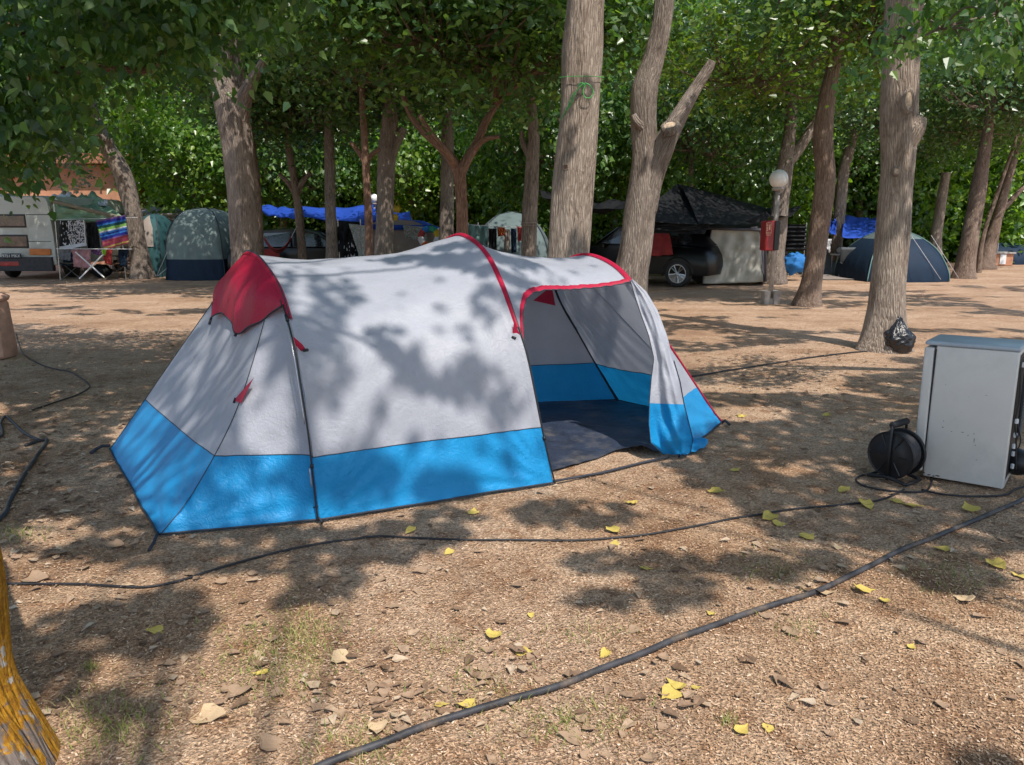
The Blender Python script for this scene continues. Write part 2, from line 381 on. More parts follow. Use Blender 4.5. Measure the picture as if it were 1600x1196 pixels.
def fv(u, t, p):
    s = max(0, math.sin(math.pi * t)); d = -.075 * 4 * u * (1 - u) * s ** 1.3
    d += .008 * math.sin(t * 60 + u * 5) * ridge(t - .42, .08) * ridge(u - .4, .3)
    if t > .55: d += .012 * math.sin((t * 9 + u * 4.0) * 6.28 * .8) * 4 * u * (1 - u) * ridge(t - .7, .14)
    return d + base_noise(p) * min(1, 8 * u * (1 - u))
P = wrinkle(P, UU, Tv, fv); P[:, :, 2] = np.maximum(P[:, :, 2], .008)
mb = MB(); mb.grid(P, mf=lambda i, j: 1 if j >= len(tf) + 38 else 0); vest = mb.build('vestibule_fabric', mats, tent, smooth=True)
door_edge = [Vector(q) for q in P[:, 0]]; Nv = nrmgrid(P)
# hood band over the door opening
W = []
for i in range(len(U)):
    e = np.array(P[i, 0]); w_ = .036 + .012 * ridge(U[i] - .15, .2)
    k = 1
    while k < len(tf) - 1 and np.linalg.norm(P[i, k] - e) < w_: k += 1
    q = P[i, k]; dd = (q - e) / (np.linalg.norm(q - e) + 1e-9); n = Nv[i, 1]
    W.append([e - dd * .006 + n * .010, e + dd * w_ * .33 + n * .014, e + dd * w_ * .66 + n * .013, e + dd * w_ + n * .004])
mb = MB(); mb.grid(W); ob = mb.build('door_trim', M['t_red'], tent, smooth=True)
mb = MB(); mb.tube([Vector(q[0]) for q in W], .004, 6); mb.build('piping', M['t_pipe'], ob, smooth=True)
# left end: front triangle, end panel, rear triangle
def patch(bot, top, side0, f, nr=60, nc=40, name='end_panel', cen=TC, zfac=1.0, knee=None):
    """bot(w), top(w) with straight or given columns; rows carry the colour seam at z = ZS"""
    P = []; Ww = np.linspace(0, 1, nc); hs = np.concatenate([np.linspace(0, .28, 18, endpoint=False), np.linspace(.28, 1, nr)])
    for w_ in Ww:
        b, t_ = np.array(bot(w_)), np.array(top(w_)); col = []
        for h in hs:
            st = b + (t_ - b) * h
            kw = knee * (w_ if side0 is not None else 1 - w_) if knee is not None else None
            if kw is not None: st = st + kw * math.sin(math.pi * min(1, h ** .8))
            if side0 is not None:
                k = side0(h); st = st * w_ + k * (1 - w_) if not isinstance(k, tuple) else st
            col.append(st)
        col = np.array(col)
        # re-sample so that row 18 is at ZS
        L = np.concatenate([[0], np.cumsum(np.linalg.norm(np.diff(col, axis=0), axis=1))]); z = col[:, 2]
        kk = int(np.argmax(z >= ZS * zfac)); fr = (ZS * zfac - z[kk-1]) / (z[kk] - z[kk-1] + 1e-9); ls = L[kk-1] + fr * (L[kk] - L[kk-1])
        l = np.interp(hs, [0, .28, 1], [0, ls, L[-1]]); P.append([[np.interp(q, L, col[:, i]) for i in range(3)] for q in l])
    P = np.array(P); UU, HH = np.meshgrid(Ww, hs, indexing='ij'); P = wrinkle(P, UU, HH, f, cen); P[:, :, 2] = np.maximum(P[:, :, 2], .006)
    mb = MB(); mb.grid(P, mf=lambda i, j: 1 if j < 18 else 0); return mb.build(name, mats, tent, smooth=True), P
t1 = .385
pole1 = lambda h: a1(h * t1)
def f_tri(c, ax):
    def f(u, h, p):
        return corner_folds(p, c, 30, .010, .75, ax, up) + base_noise(p, .8) * min(1, 6 * u * (1 - u) + .1) - .02 * math.sin(math.pi * u) * math.sin(math.pi * h)
    return f
KN = np.array((.10, .01, -.03))
o1, q1 = patch(lambda w_: np.array(P1) * (1 - w_) + np.array(CA) * w_, lambda w_: a1(t1), pole1, f_tri(CA, (P1 - CA).normalized()), knee=KN)
o2, q2 = patch(lambda w_: np.array(CA) * (1 - w_) + np.array(CB) * w_, lambda w_: a1(t1 + (1 - 2 * t1) * w_), None,
               lambda u, h, p: corner_folds(p, CA, 22, .008, .7, (CB - CA).normalized(), up) + base_noise(p, .8) * min(1, 6 * u * (1 - u) + .1) - .05 * math.sin(math.pi * u) * math.sin(math.pi * h), knee=KN)
PR1 = np.array((-1.9, 6.0, 0))
o3, q3 = patch(lambda w_: PR1 * (1 - w_) + np.array(CB) * w_, lambda w_: a1(1 - t1), lambda h: a1(1 - h * t1), f_tri(CB, Vector((1, 0, 0))))
# right end
t3 = .42
o4, q4 = patch(lambda w_: np.array(P3) * (1 - w_) + np.array(CDp) * w_, lambda w_: a3(t3), lambda h: a3(h * t3), f_tri(CDp, (P3 - CDp).normalized()), zfac=.9)
o5, q5 = patch(lambda w_: np.array(P3R) * (1 - w_) + np.array(CDp) * w_, lambda w_: a3(1 - t3), lambda h: a3(1 - h * t3),
    lambda u, h, p: f_tri(CDp, (P3R - CDp).normalized())(u, h, p) + .010 * math.sin((h * 3 + u * 7) * 6.28) * math.sin(math.pi * u) * ridge(h - .6, .25))
fan = [[np.array(CDp) * (1 - h) + a3(t3 + (1 - 2 * t3) * w_) * h for h in np.linspace(0, 1, 40)] for w_ in np.linspace(0, 1, 20)]
mb = MB(); mb.grid(np.array(fan), mf=lambda i, j: 1 if j < 9 else 0); mb.build('end_panel', mats, tent, smooth=True)
# seams and hems
def seam(pts, r=.004, mat='t_pipe', nm='seam_piping', par=tent):
    mb = MB(); mb.tube(pts, r, 6); return mb.build(nm, M[mat], par, smooth=True)
off = lambda P, k=.003: [Vector(p) + (Vector(p) - Vector(TC)).normalized() * k for p in P]
seam(off(q1[-1]), .0028, 't_pipe'); seam(off(q3[-1]), .003)
seam(off(q4[-1], .006), .009, 't_red'); seam(off(q5[-1]), .004)
seam(off([*Pm[:, 16]], .002), .0025); seam(off([*q1[:, 18]], .002), .0025); seam(off([*q2[:, 18]], .002), .0025)
seam([Vector(p) + Vector((0, -.003, .004)) for p in Pm[:, 0]], .006); seam([Vector(p) + Vector((0, -.003, .004)) for p in q1[:, 0]], .006); seam([Vector(p) + Vector((-.003, 0, .004)) for p in q2[:, 0]], .006)
seam([Vector(p) + Vector((0.003, 0, .004)) for p in q4[:, 0]], .007); seam(off([*q5[:, 0]], 0), .006); seam([*P[:, -1]], .006)
seam([Vector(p) + Vector((-.03, -.03, -.0)) for p in P[:, len(tf) + 38]], .003); seam([Vector(p) + Vector((-.01, -.01, 0)) for p in q5[:, 18]], .003)
# arch sleeves, poles
def ribbon(a, t0, t1_, w0, nm, mat, ax, n=70, lift=.012, par=tent, w1=None):
    W = []
    for i in range(n):
        t = t0 + (t1_ - t0) * i / (n - 1); p = a(t); tg = a(min(1, t + .004)) - a(max(0, t - .004)); tg /= np.linalg.norm(tg)
        x = ax - tg * np.dot(ax, tg); x /= np.linalg.norm(x); nn = np.cross(tg, x); nn = nn if np.dot(nn, p - TC) > 0 else -nn
        ww = w0 if w1 is None else w0 + (w1 - w0) * i / (n - 1)
        W.append([p - x * ww + nn * .001, p - x * ww * .5 + nn * lift, p + nn * lift * 1.35, p + x * ww * .5 + nn * lift, p + x * ww + nn * .001])
    mb = MB(); mb.grid(W); return mb.build(nm, M[mat], par, smooth=True)
axt = np.array((.88, .47, 0))
s1 = ribbon(a1, .305, .7, .016, 'arch_sleeve', 't_red', axt)
s2 = ribbon(a2, .275, .7, .017, 'arch_sleeve', 't_red', axt, w1=.026)
s3 = ribbon(a3, .37, .62, .024, 'arch_sleeve', 't_red', axt)
ribbon(a1, .305, .7, .006, 'sleeve_piping', 't_pipe', axt, lift=.018, par=s1)
# dark sleeve of the third arch as seen inside
ribbon(a3, .60, 1, .014, 'arch_sleeve', 't_pipe', axt, lift=-.016)
def pole(a, t0, t1_, outw, r=.0055, ferr=()):
    pts = []
    for i in range(40):
        t = t0 + (t1_ - t0) * i / 39; p = a(t); n = Vector(p) - Vector(TC); n.z = 0; n.normalize(); pts.append(Vector(p) + n * outw + Vector((0, 0, .01 if i == 0 else 0)))
    mb = MB(); mb.tube(pts, r, 8); o = mb.build('tent_pole', M['black'], tent, smooth=True)
    for f in ferr:
        i = int(f * 38); mb = MB(); mb.tube(pts[i:i + 2], r * 1.9, 8); mb.build('pole_joint', M['black'], o, smooth=True)
        i = max(0, i - 9) if f > .3 else i; 
    return pts
pp = pole(a1, 0, .33, .018, ferr=(.42, .97)); pole(a2, 0, .33, .014, ferr=(.38,)); pole(a3, 0, .45, .01)
# silver sections of the first pole
mb = MB(); mb.tube([p + Vector((-.010, -.006, 0)) for p in pp[22:39]], .003, 6); mb.build('shock_cord', M['steel'], tent, smooth=True)
mb = MB(); mb.tube([p + Vector((-.012, -.006, 0)) for p in pp[10:16]], .004, 6); mb.build('pole_ferrule', M['steel'], tent, smooth=True)
# corner hook webbing
def webbing(pts, r=.006, nm='webbing_strap', mat='t_pipe'):
    mb = MB(); mb.tube([Vector(p) for p in pts], r, 6); return mb.build(nm, M[mat], tent, smooth=True)
webbing([G(490, 792, .07), G(493, 800, .03), G(503, 817, .015), G(512, 812, .02)]); webbing([G(489, 794, .07), G(497, 790, .09), G(500, 800, .05)], .004)
webbing([CA + V3(0, 0, .02), G(240, 848, .01), G(233, 860, .008)], .008); webbing([CB + V3(0, 0, .03), G(160, 697, .03), G(150, 702, .02), G(142, 708, .01)], .012)
webbing([CDp, G(1133, 657, .03), G(1140, 664, .01)], .010)
webbing([P2 + V3(0, 0, .02), G(940, 739, .012), G(1000, 724, .012), G(1045, 714, .02)], .009)
webbing([A(838, 641, 4.68), A(843, 648, 4.68)], .014, 'webbing_buckle', 'black')
# red tabs on the sleeves
def tab(px, Y, nm='red_tab', tip=None):
    pts = [A(x, y, Y + k * .0) for k, (x, y) in enumerate(px)]
    mb = MB(); mb.poly(pts, th=.004, nrm=(0, -1, .3)); o = mb.build(nm, M['t_red'], tent)
    if tip:
        mb = MB(); mb.tube([A(tip[0], tip[1], Y - .01), A(tip[2], tip[3], Y - .02)], .009, 6); mb.build('tab_toggle', M['black'], o, smooth=True)
tab([(458, 526), (472, 538), (479, 548), (464, 549)], 4.09, tip=(474, 548, 481, 547)); tab([(803, 503), (800, 527), (816, 530)], 4.70, tip=(800, 527, 806, 529))
# hood over the end vent
PLN = (Vector(q2[8][30]), (Vector(q2[8][30]) - Vector(q2[8][60])).cross(Vector(q2[28][30]) - Vector(q2[8][30])).normalized())
def onplane(px, py, lift=.05):
    d = ray(px, py); o = Vector((0, 0, H)); t = (PLN[0] - o).dot(PLN[1]) / d.dot(PLN[1]); return o + d * (t - lift)
lo = [(439, 479), (420, 492), (402, 505), (384, 514), (369, 522), (364, 510), (357, 499), (346, 489), (337, 491), (330, 498), (331, 484), (336, 470)]
BT = []; nW = len(lo)
lift = [.02, .03, .05, .06, .07, .07, .07, .08, .08, .09, .06, .03]
for k, (x, y) in enumerate(lo): BT.append(onplane(x, y, lift[k]))
BT = spline(BT, 4); nc = len(BT); HG = []
for i in range(nc):
    w_ = i / (nc - 1); b = Vector(BT[i]); tp = Vector(a1(.35 + .30 * w_)); col = []
    tp += (tp - Vector(TC)).normalized() * .008
    for h in np.linspace(0, 1, 26):
        p = b.lerp(tp, h); n = Vector((-.75, -.45, .5)).normalized()
        p += min(1, w_ * 5 + .12) * n * (.05 * math.sin(math.pi * h) + .006 * math.sin(w_ * 34 + h * 3) * (1 - h) + .012 * noise.noise(p * 9) * math.sin(math.pi * min(1, h * 1.3) ) ); col.append(p)
    HG.append(col)
mb = MB(); mb.grid(HG); hood = mb.build('vent_hood', M['t_red'], tent, smooth=True)
mb = MB(); mb.tube([c[0] for c in HG], .005, 6); mb.build('piping', M['t_pipe'], hood, smooth=True)
for x, y, x2, y2 in ((330, 497, 327, 507), (369, 521, 367, 526)):
    mb = MB(); mb.tube([onplane(x, y, .08), onplane(x2, y2, .08)], .009, 6); mb.build('hood_toggle', M['black'], hood, smooth=True)
# small red vent flap on the front end panel
mb = MB(); n_ = V3(0, -1, .2)
pv = [onplane(395, 592, .004), onplane(365, 626, .009), onplane(376, 630, .005)]; mb.poly(pv, th=.004, nrm=(-.3, -1, .2)); o = mb.build('red_tab', M['t_red'], tent)
mb = MB(); mb.tube([onplane(368, 622, .010), onplane(365, 630, .010)], .007, 6); mb.build('tab_toggle', M['black'], o)
# red mesh pocket seen through the door, high at the back
mb = MB(); mb.poly([A(833, 470, 6.2), A(862, 447, 6.3), A(868, 478, 6.5)], th=.004, nrm=(0, -1, 0)); mb.build('inner_vent', M['t_red'], tent)
# rolled-down door panel hanging by the third arch
L_ = [(985, 438), (992, 462), (1002, 492), (1014, 525), (1022, 560), (1018, 592), (1015, 628), (1014, 662), (1017, 692), (1038, 712)]
R_ = [(988, 436), (1010, 456), (1028, 486), (1042, 524), (1052, 562), (1062, 596), (1068, 630), (1076, 662), (1082, 686), (1078, 708)]
def ip(tab, s):
    x = s * (len(tab) - 1); i = min(len(tab) - 2, int(x)); f = x - i; return tab[i][0] + (tab[i+1][0] - tab[i][0]) * f, tab[i][1] + (tab[i+1][1] - tab[i][1]) * f
PF = []; SS = np.linspace(0, 1, 90); CC = np.linspace(0, 1, 46)
Yc = [5.36, 5.34, 5.28, 5.2, 5.14, 5.08, 5.05, 5.03, 5.02, 5.06]
for s in SS:
    lx, ly = ip(L_, s); rx, ry = ip(R_, s); yb = np.interp(s * 9, range(10), Yc); col = []
    for c in CC:
        x = lx + (rx - lx) * c; y = ly + (ry - ly) * c; am = .004 + .045 * min(1, s * 1.5)
        dep = am * .75 * math.sin(c * 6.5 + 1.2 * s + .8 * math.sin(s * 6)) + am * .16 * math.sin(c * 19 - s * 9 + 2 * math.sin(s * 4)) + .012 * s * math.sin(s * 26 + c * 3) + .01 * noise.noise(Vector((c * 5, s * 12, 1)))
        p = A(x, y, yb + dep); p.z = max(p.z, .012 + .02 * (.5 + .5 * math.sin(c * 11))); col.append(p)
    PF.append(col)
iseam = next(i for i, s in enumerate(SS) if ip(L_, s)[1] > 629)
mb = MB(); mb.grid(PF, mf=lambda i, j: 0 if i < iseam else 1); flap = mb.build('door_panel', mats, tent, smooth=True)
mb = MB(); mb.tube([Vector(PF[i][0]) + V3(-.002, -.003, 0) for i in range(len(SS))], .003, 6); mb.build('door_zip', M['t_pipe'], flap, smooth=True)
# second layer: grey lining fold and the blue tail lying on the ground
Lg = [(1048, 560), (1056, 590), (1062, 622), (1056, 650), (1060, 680), (1066, 694)]; Rg = [(1052, 560), (1066, 600), (1075, 632), (1066, 655), (1074, 684), (1080, 694)]
PG = [[A(ip(Lg, s)[0] + (ip(Rg, s)[0] - ip(Lg, s)[0]) * c, ip(Lg, s)[1] + (ip(Rg, s)[1] - ip(Lg, s)[1]) * c, 5.0 + .02 * math.sin(c * 5 + s * 5)) for c in np.linspace(0, 1, 9)] for s in np.linspace(0, 1, 40)]
mb = MB(); mb.tube([Vector(r[-1]) + V3(.002, -.006, 0) for r in PF[40:]], .003, 6); mb.build('door_zip', M['t_pipe'], flap, smooth=True)
tl = []
for s in np.linspace(0, 1, 26):
    x = 1062 + 44 * s; col = []
    for c in np.linspace(0, 1, 14):
        y = 712 - 2 * s + (c - .5) * 2 * (-12 + 3 * s) * (math.sqrt(max(0, 1 - (s * .98) ** 4))) - 5 - 8 * s
        q = G(x, y); q.z = .03 + .035 * math.sin(c * math.pi) * (1 - s * .4) + .006 * math.sin(s * 20 + c * 5); col.append(q)
    tl.append(col)
mb = MB(); mb.grid(tl); mb.build('door_tail', M['t_blue'], flap, smooth=True)
# ground sheet in the porch
gl = [(828, 629), (965, 628), (1018, 641)]; gs = []
fr = [(864, 738), (905, 727), (935, 718), (962, 707), (990, 709), (1022, 712), (1050, 700)]
for s in np.linspace(0, 1, 60):
    fx, fy = ip(fr, s); bx, by = ip([(700, 632), (830, 630), (965, 628), (1020, 640), (1075, 655)], s); b_ = G(bx, by); f_ = G(fx, fy); col = []
    for c in np.linspace(0, 1, 60):
        p = b_.lerp(f_, c); p.z = .014 + .007 * noise.noise(p * 5) + .006 * noise.noise(p * 14) + .05 * ridge(c - 1, .1) * ridge(s - .72, .14) * (1 + .6 * noise.noise(p * 20)); col.append(p)
    gs.append(col)
mb = MB(); mb.grid(gs); mb.build('ground_sheet', M['t_floor'], tent, smooth=True)
# ---------------------------------------------------------------- ground
def ground_material():
    m, nt, b, o = new_mat('gravelly_ground'); co = obj_co(nt)
    n1 = noise_t(nt, co, .55, 6, .6, .4); n2 = noise_t(nt, co, 1.7, 7, .62); n3 = noise_t(nt, co, 6.5, 7, .65, .3)
    c = ramp(nt, n2, [(.34, (.29, .172, .102)), (.48, (.48, .312, .195)), (.62, (.62, .44, .295))])
    c = mix(nt, ramp(nt, n1, [(.42, (0, 0, 0)), (.62, (.85, .85, .85))]), c, (.62, .455, .33))
    c = mix(nt, ramp(nt, n3, [(.5, (0, 0, 0)), (.66, (.8, .8, .8))]), c, (.31, .162, .085))
    sp = N(nt, 'ShaderNodeSeparateXYZ'); nt.links.new(co, sp.inputs[0])
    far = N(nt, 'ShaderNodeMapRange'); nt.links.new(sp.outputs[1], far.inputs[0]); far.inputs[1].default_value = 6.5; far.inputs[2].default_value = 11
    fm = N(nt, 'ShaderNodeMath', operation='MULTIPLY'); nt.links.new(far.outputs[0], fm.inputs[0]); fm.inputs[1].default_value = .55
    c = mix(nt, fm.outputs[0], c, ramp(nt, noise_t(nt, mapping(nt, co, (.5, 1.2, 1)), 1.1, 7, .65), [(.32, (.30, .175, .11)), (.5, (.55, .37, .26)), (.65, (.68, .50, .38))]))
    v = N(nt, 'ShaderNodeTexVoronoi', i_Scale=95.0, i_Randomness=1.0); nt.links.new(co, v.inputs['Vector'])
    sc = N(nt, 'ShaderNodeSeparateColor'); nt.links.new(v.outputs['Color'], sc.inputs[0])
    g1 = ramp(nt, sc.outputs[0], [(0, (.45, .42, .40)), (.5, (.95, .93, .9)), (.88, (1.25, 1.2, 1.15)), (1, (1.6, 1.55, 1.5))]); c = mix(nt, .8, c, g1, 'MULTIPLY')
    g2 = ramp(nt, noise_t(nt, co, 210, 3, .7), [(.35, (.45, .45, .45)), (.6, (1.15, 1.15, 1.15))]); c = mix(nt, .7, c, g2, 'MULTIPLY')
    nt.links.new(c, b.inputs['Base Color']); b.inputs['Roughness'].default_value = .95; b.inputs['Specular IOR Level'].default_value = .15
    ad = N(nt, 'ShaderNodeMath', operation='MULTIPLY_ADD'); nt.links.new(noise_t(nt, co, 130, 4, .7), ad.inputs[0]); ad.inputs[1].default_value = 1.0; nt.links.new(v.outputs['Distance'], ad.inputs[2])
    bp = bump(nt, b, ad.outputs[0], .9, .012)
    return m
def graded(a, b, c0, n, k): 
    t = np.linspace(-1, 1, n); s = np.sign(t) * (np.abs(t) ** k); return c0 + np.where(s < 0, -s * (a - c0), s * (b - c0))
gx = graded(-150, 150, 0, 240, 3.2); gy = np.concatenate([[-60, -20, -6, -2, 0], np.linspace(1, 9, 110), np.linspace(9.3, 30, 60), [34, 40, 50, 70, 110, 200]])
V = []
for y in gy:
    for x in gx:
        am = 1 if abs(x) < 12 and y < 30 else .3
        V.append((x, y, GH(x, y)))
nx = len(gx); F = [(j*nx+i, j*nx+i+1, (j+1)*nx+i+1, (j+1)*nx+i) for j in range(len(gy)-1) for i in range(nx-1)]
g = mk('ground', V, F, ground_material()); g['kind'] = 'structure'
# ---- loose things lying on the ground
def in_tent(x, y):
    P = [(P1.x, P1.y), (P2.x, P2.y), (P3.x - .1, P3.y + .05), (CDp.x, CDp.y), (P3R.x, P3R.y), (-1.9, 6.0), (CB.x, CB.y), (CA.x, CA.y)]
    return inside(x, y, P)
def frust(n, y0, y1, rsx, wid=.72, pw=1.0):
    Y = y0 * (y1 / y0) ** (rsx.rand(n) ** pw); X = (rsx.rand(n) * 2 - 1) * wid * (Y + .4); return X, Y
def leaf_mesh_np(c, s, ax, nr, wd=1.0, fold=.12, curl=0.0, nseg=0):
    """many leaves: centre, size, axis, normal -> verts (n*6), quads (n*2)"""
    sd = np.cross(ax, nr); n = len(c); s = s[:, None]
    L = []
    for (x, y, z) in ((0, 0, 0), (.46 * wd, .26, fold), (.27 * wd, .72, fold * .59 - curl * .3), (0, 1.22, -curl), (-.27 * wd, .72, fold * .59 - curl * .3), (-.46 * wd, .26, fold)):
        L.append(c + s * (sd * x + ax * (y - .4) + nr * z))
    V = np.stack(L, 1).reshape(-1, 3); b = np.arange(n)[:, None] * 6
    return V, np.concatenate([b + np.array([[0, 1, 2, 3]]), b + np.array([[0, 3, 4, 5]])], 1).reshape(-1, 4)
def unit(a): return a / (np.linalg.norm(a, axis=1, keepdims=True) + 1e-9)
r1 = np.random.RandomState(3)
def litmat(name, stops, transl=0.0, rough=.85):
    m, nt, b, o = new_mat(name); g_ = N(nt, 'ShaderNodeNewGeometry'); c = ramp(nt, g_.outputs['Random Per Island'], stops)
    f = noise_t(nt, obj_co(nt), 60, 4, .7); c = mix(nt, .7, c, ramp(nt, f, [(.3, (.55, .5, .45)), (.6, (1.1, 1.1, 1.1))]), 'MULTIPLY')
    nt.links.new(c, b.inputs['Base Color']); b.inputs['Roughness'].default_value = rough; b.inputs['Specular IOR Level'].default_value = .2; return m
M['straw'] = litmat('straw_chips', [(0, (.22, .125, .072)), (.3, (.38, .235, .14)), (.6, (.52, .35, .22)), (.9, (.62, .445, .305)), (1, (.74, .60, .46))])
M['brownleaf'] = litmat('dead_leaf', [(0, (.15, .095, .06)), (.3, (.25, .165, .11)), (.6, (.36, .25, .17)), (.85, (.46, .345, .24)), (1, (.52, .43, .33))])
M['paleleaf'] = litmat('pale_dead_leaf', [(0, (.50, .36, .22)), (1, (.62, .47, .30))])
M['yellowleaf'] = litmat('yellow_leaf', [(0, (.50, .34, .08)), (.5, (.58, .44, .11)), (1, (.52, .46, .16))])
M['grass'] = litmat('grass_blade', [(0, (.14, .20, .04)), (.5, (.26, .28, .08)), (1, (.50, .42, .20))])
X, Y = frust(130000, 1.7, 9, r1, pw=.8); n = len(X)
keep = np.array([not in_tent(x, y) for x, y in zip(X, Y)]); X = X[keep]; Y = Y[keep]; n = len(X)
c = np.stack([X, Y, np.array([GH(x, y) for x, y in zip(X, Y)]) + .002 + r1.rand(n) * .005], 1); th = r1.rand(n) * 6.28
ax = unit(np.stack([np.cos(th), np.sin(th), (r1.rand(n) - .5) * .5], 1)); nr = unit(np.cross(ax, np.stack([-np.sin(th), np.cos(th), (r1.rand(n) - .5) * 1.2], 1)))
ln = .0025 + r1.rand(n) ** 2 * .007; wd = .0012 + r1.rand(n) * .0024; sd = np.cross(ax, nr)
Q = np.stack([c - ax * ln[:, None] - sd * wd[:, None], c - ax * ln[:, None] + sd * wd[:, None], c + ax * ln[:, None] + sd * wd[:, None] * .6, c + ax * ln[:, None] - sd * wd[:, None] * .6], 1).reshape(-1, 3)
o = mk('ground_litter', Q, np.arange(n * 4).reshape(-1, 4), M['straw'], smooth=False); tagp(o, 'beige and brown chips of straw and gravel scattered over the camping ground', 'litter', kind='stuff')
# leaf litter beyond the individual leaves
def scatter_leaves(n, y0, y1, rsx, s0, s1, pw=1.0):
    X, Y = frust(n, y0, y1, rsx, pw=pw); k = np.array([not in_tent(x, y) for x, y in zip(X, Y)]); X, Y = X[k], Y[k]; n = len(X)
    # more of them where the photograph has drifts: left edge and the strip right of the tent
    px = np.array([proj((x, y, 0)) for x, y in zip(X, Y)]); dens = np.exp(-((px[:, 0] - 60) / 190) ** 2 - ((px[:, 1] - 720) / 120) ** 2) + .8 * np.exp(-((px[:, 0] - 1230) / 190) ** 2 - ((px[:, 1] - 585) / 45) ** 2) + .28 * np.exp(-((px[:, 0] - 650) / 260) ** 2 - ((px[:, 1] - 1110) / 80) ** 2) + .07
    k = rsx.rand(n) < dens * 1.1; X, Y = X[k], Y[k]; n = len(X)
    th = rsx.rand(n) * 6.28; ax = unit(np.stack([np.cos(th), np.sin(th), (rsx.rand(n) - .4) * .2], 1))
    nr = unit(np.stack([(rsx.rand(n) - .5) * .4, (rsx.rand(n) - .5) * .4, np.ones(n)], 1)); nr = unit(nr - ax * np.sum(nr * ax, 1)[:, None])
    return np.stack([X, Y, np.array([GH(x, y) for x, y in zip(X, Y)]) + .006 + rsx.rand(n) * .01], 1), s0 + (s1 - s0) * rsx.rand(n) ** 1.5, ax, nr
c, s, ax, nr = scatter_leaves(17000, 2.2, 22, r1, .02, .06)
Vv, Ff = leaf_mesh_np(c, s, ax, nr, .8, .10, .15)
o = mk('leaf_litter', Vv, Ff, M['brownleaf'], smooth=False); tagp(o, 'brown fallen leaves too small to count, littering the ground', 'leaf litter', kind='stuff')
def leaf_variant(k, curl):
    rr = random.Random(k); n = 9; V = []; F = []
    prof = [(0, .05), (.34, -.02), (.46, .22), (.40, .44), (.27, .66), (.10, .88), (0, 1.12)]
    up_ = rr.uniform(.04, .2)
    rows_ = []
    for i, (x, y) in enumerate(prof):
        z = curl * ((y - .5) ** 2) + .05 * rr.uniform(-1, 1); jag = rr.uniform(.78, 1.18)
        rows_.append([(-x * jag, y - .5, z + up_ * x * 1.6 + rr.uniform(-.05, .05)), (-x * .5 * jag, y - .5, z + up_ * .3 * x), (0, y - .5, z), (x * .5, y - .5, z + up_ * .3 * x), (x * rr.uniform(.9, 1.1), y - .5, z + up_ * x * 1.6 + rr.uniform(-.05, .05))])
    for r_ in rows_: V += r_
    for i in range(len(prof) - 1):
        for j in range(4): F.append((i*5+j, i*5+j+1, (i+1)*5+j+1, (i+1)*5+j))
    b = len(V); V += [(-.012, -.5, .0), (.012, -.5, 0), (.01, -.82, .05), (-.01, -.82, .05)]; F.append((b, b+1, b+2, b+3))
    return V, F
def leafobj(name, x, y, size, rot, mat, var, tilt, label, cat, group):
    key = (mat, var)
    if key not in leafobj.c:
        V, F = leaf_variant(var, .12 if var % 2 else .4); o = mk(name, V, F, M[mat], smooth=False); leafobj.c[key] = o.data
    else: o = bpy.data.objects.new(name, leafobj.c[key]); C.objects.link(o)
    o.location = (x, y, GH(x, y) + .004 + size * .06); o.scale = (size,) * 3; o.rotation_euler = (tilt[0], tilt[1], rot)
    tagp(o, label, cat, group); return o
leafobj.c = {}
YL = [(770, 997, 24), (819, 1020, 20), (830, 962, 10), (1045, 1088, 28), (1054, 1072, 24), (728, 1107, 22), (690, 1104, 16), (406, 1054, 18), (245, 986, 22), (1350, 925, 24), (1383, 942, 14), (1264, 839, 22), (1200, 811, 24), (1218, 819, 16), (1470, 860, 18), (1515, 796, 24), (1428, 790, 20), (1355, 791, 22), (1400, 783, 18), (1317, 766, 18), (960, 832, 20), (958, 851, 14), (985, 788, 16), (740, 799, 16), (640, 831, 16), (1120, 770, 20), (1010, 889, 16), (1560, 888, 26), (1592, 903, 20), (1110, 958, 12), (1160, 1144, 20), (1200, 1141, 16), (944, 1024, 16), (1088, 1075, 12), (700, 865, 14), (1425, 1010, 12), (1150, 735, 14), (1290, 650, 12), (1160, 650, 12)]
for k, (x, y, w_) in enumerate(YL):
    p = G(x, y); d = math.hypot(p.y, H); s = w_ / 1200 * d * 1.15
    leafobj('yellow_leaf', p.x, p.y, s, r1.rand() * 6.28, 'yellowleaf', k % 5, ((r1.rand()-.5) * .4, (r1.rand()-.5) * .4), 'small yellow fallen leaf lying on the dry ground in front of or beside the tent', 'leaf', 'yellow leaves fallen on the ground')
BL = [(332, 1120, 46, 1), (369, 1086, 34, 0), (540, 1031, 34, 1), (1288, 928, 26, 1), (655, 893, 22, 0), (430, 1165, 36, 0), (590, 1146, 28, 1), (895, 1155, 34, 0), (185, 855, 30, 0), (85, 868, 30, 0), (60, 905, 34, 0), (1505, 940, 24, 1), (1240, 985, 26, 0), (1310, 857, 14, 1), (540, 910, 18, 0)]
for k, (x, y, w_, pale) in enumerate(BL):
    p = G(x, y); d = math.hypot(p.y, H); s = w_ / 1200 * d * 1.1
    leafobj('dead_leaf', p.x, p.y, s, r1.rand() * 6.28, 'paleleaf' if pale else 'brownleaf', 5 + k % 5, ((r1.rand()-.5) * .5, (r1.rand()-.5) * .5), 'broad dry %s fallen leaf lying on the gravelly ground' % ('pale tan' if pale else 'brown'), 'leaf', 'large dry leaves on the ground')
c, s, ax, nr = scatter_leaves(2600, 1.75, 6.2, r1, .025, .06, .7); order = np.argsort(-(s / c[:, 1]))[:80]
for k in order:
    leafobj('dead_leaf', c[k, 0], c[k, 1], s[k], r1.rand() * 6.28, 'brownleaf', 5 + k % 5, ((r1.rand()-.5) * .35, (r1.rand()-.5) * .35), 'small dry brown fallen leaf, curled, lying on the camping ground', 'leaf', 'small brown leaves on the ground')
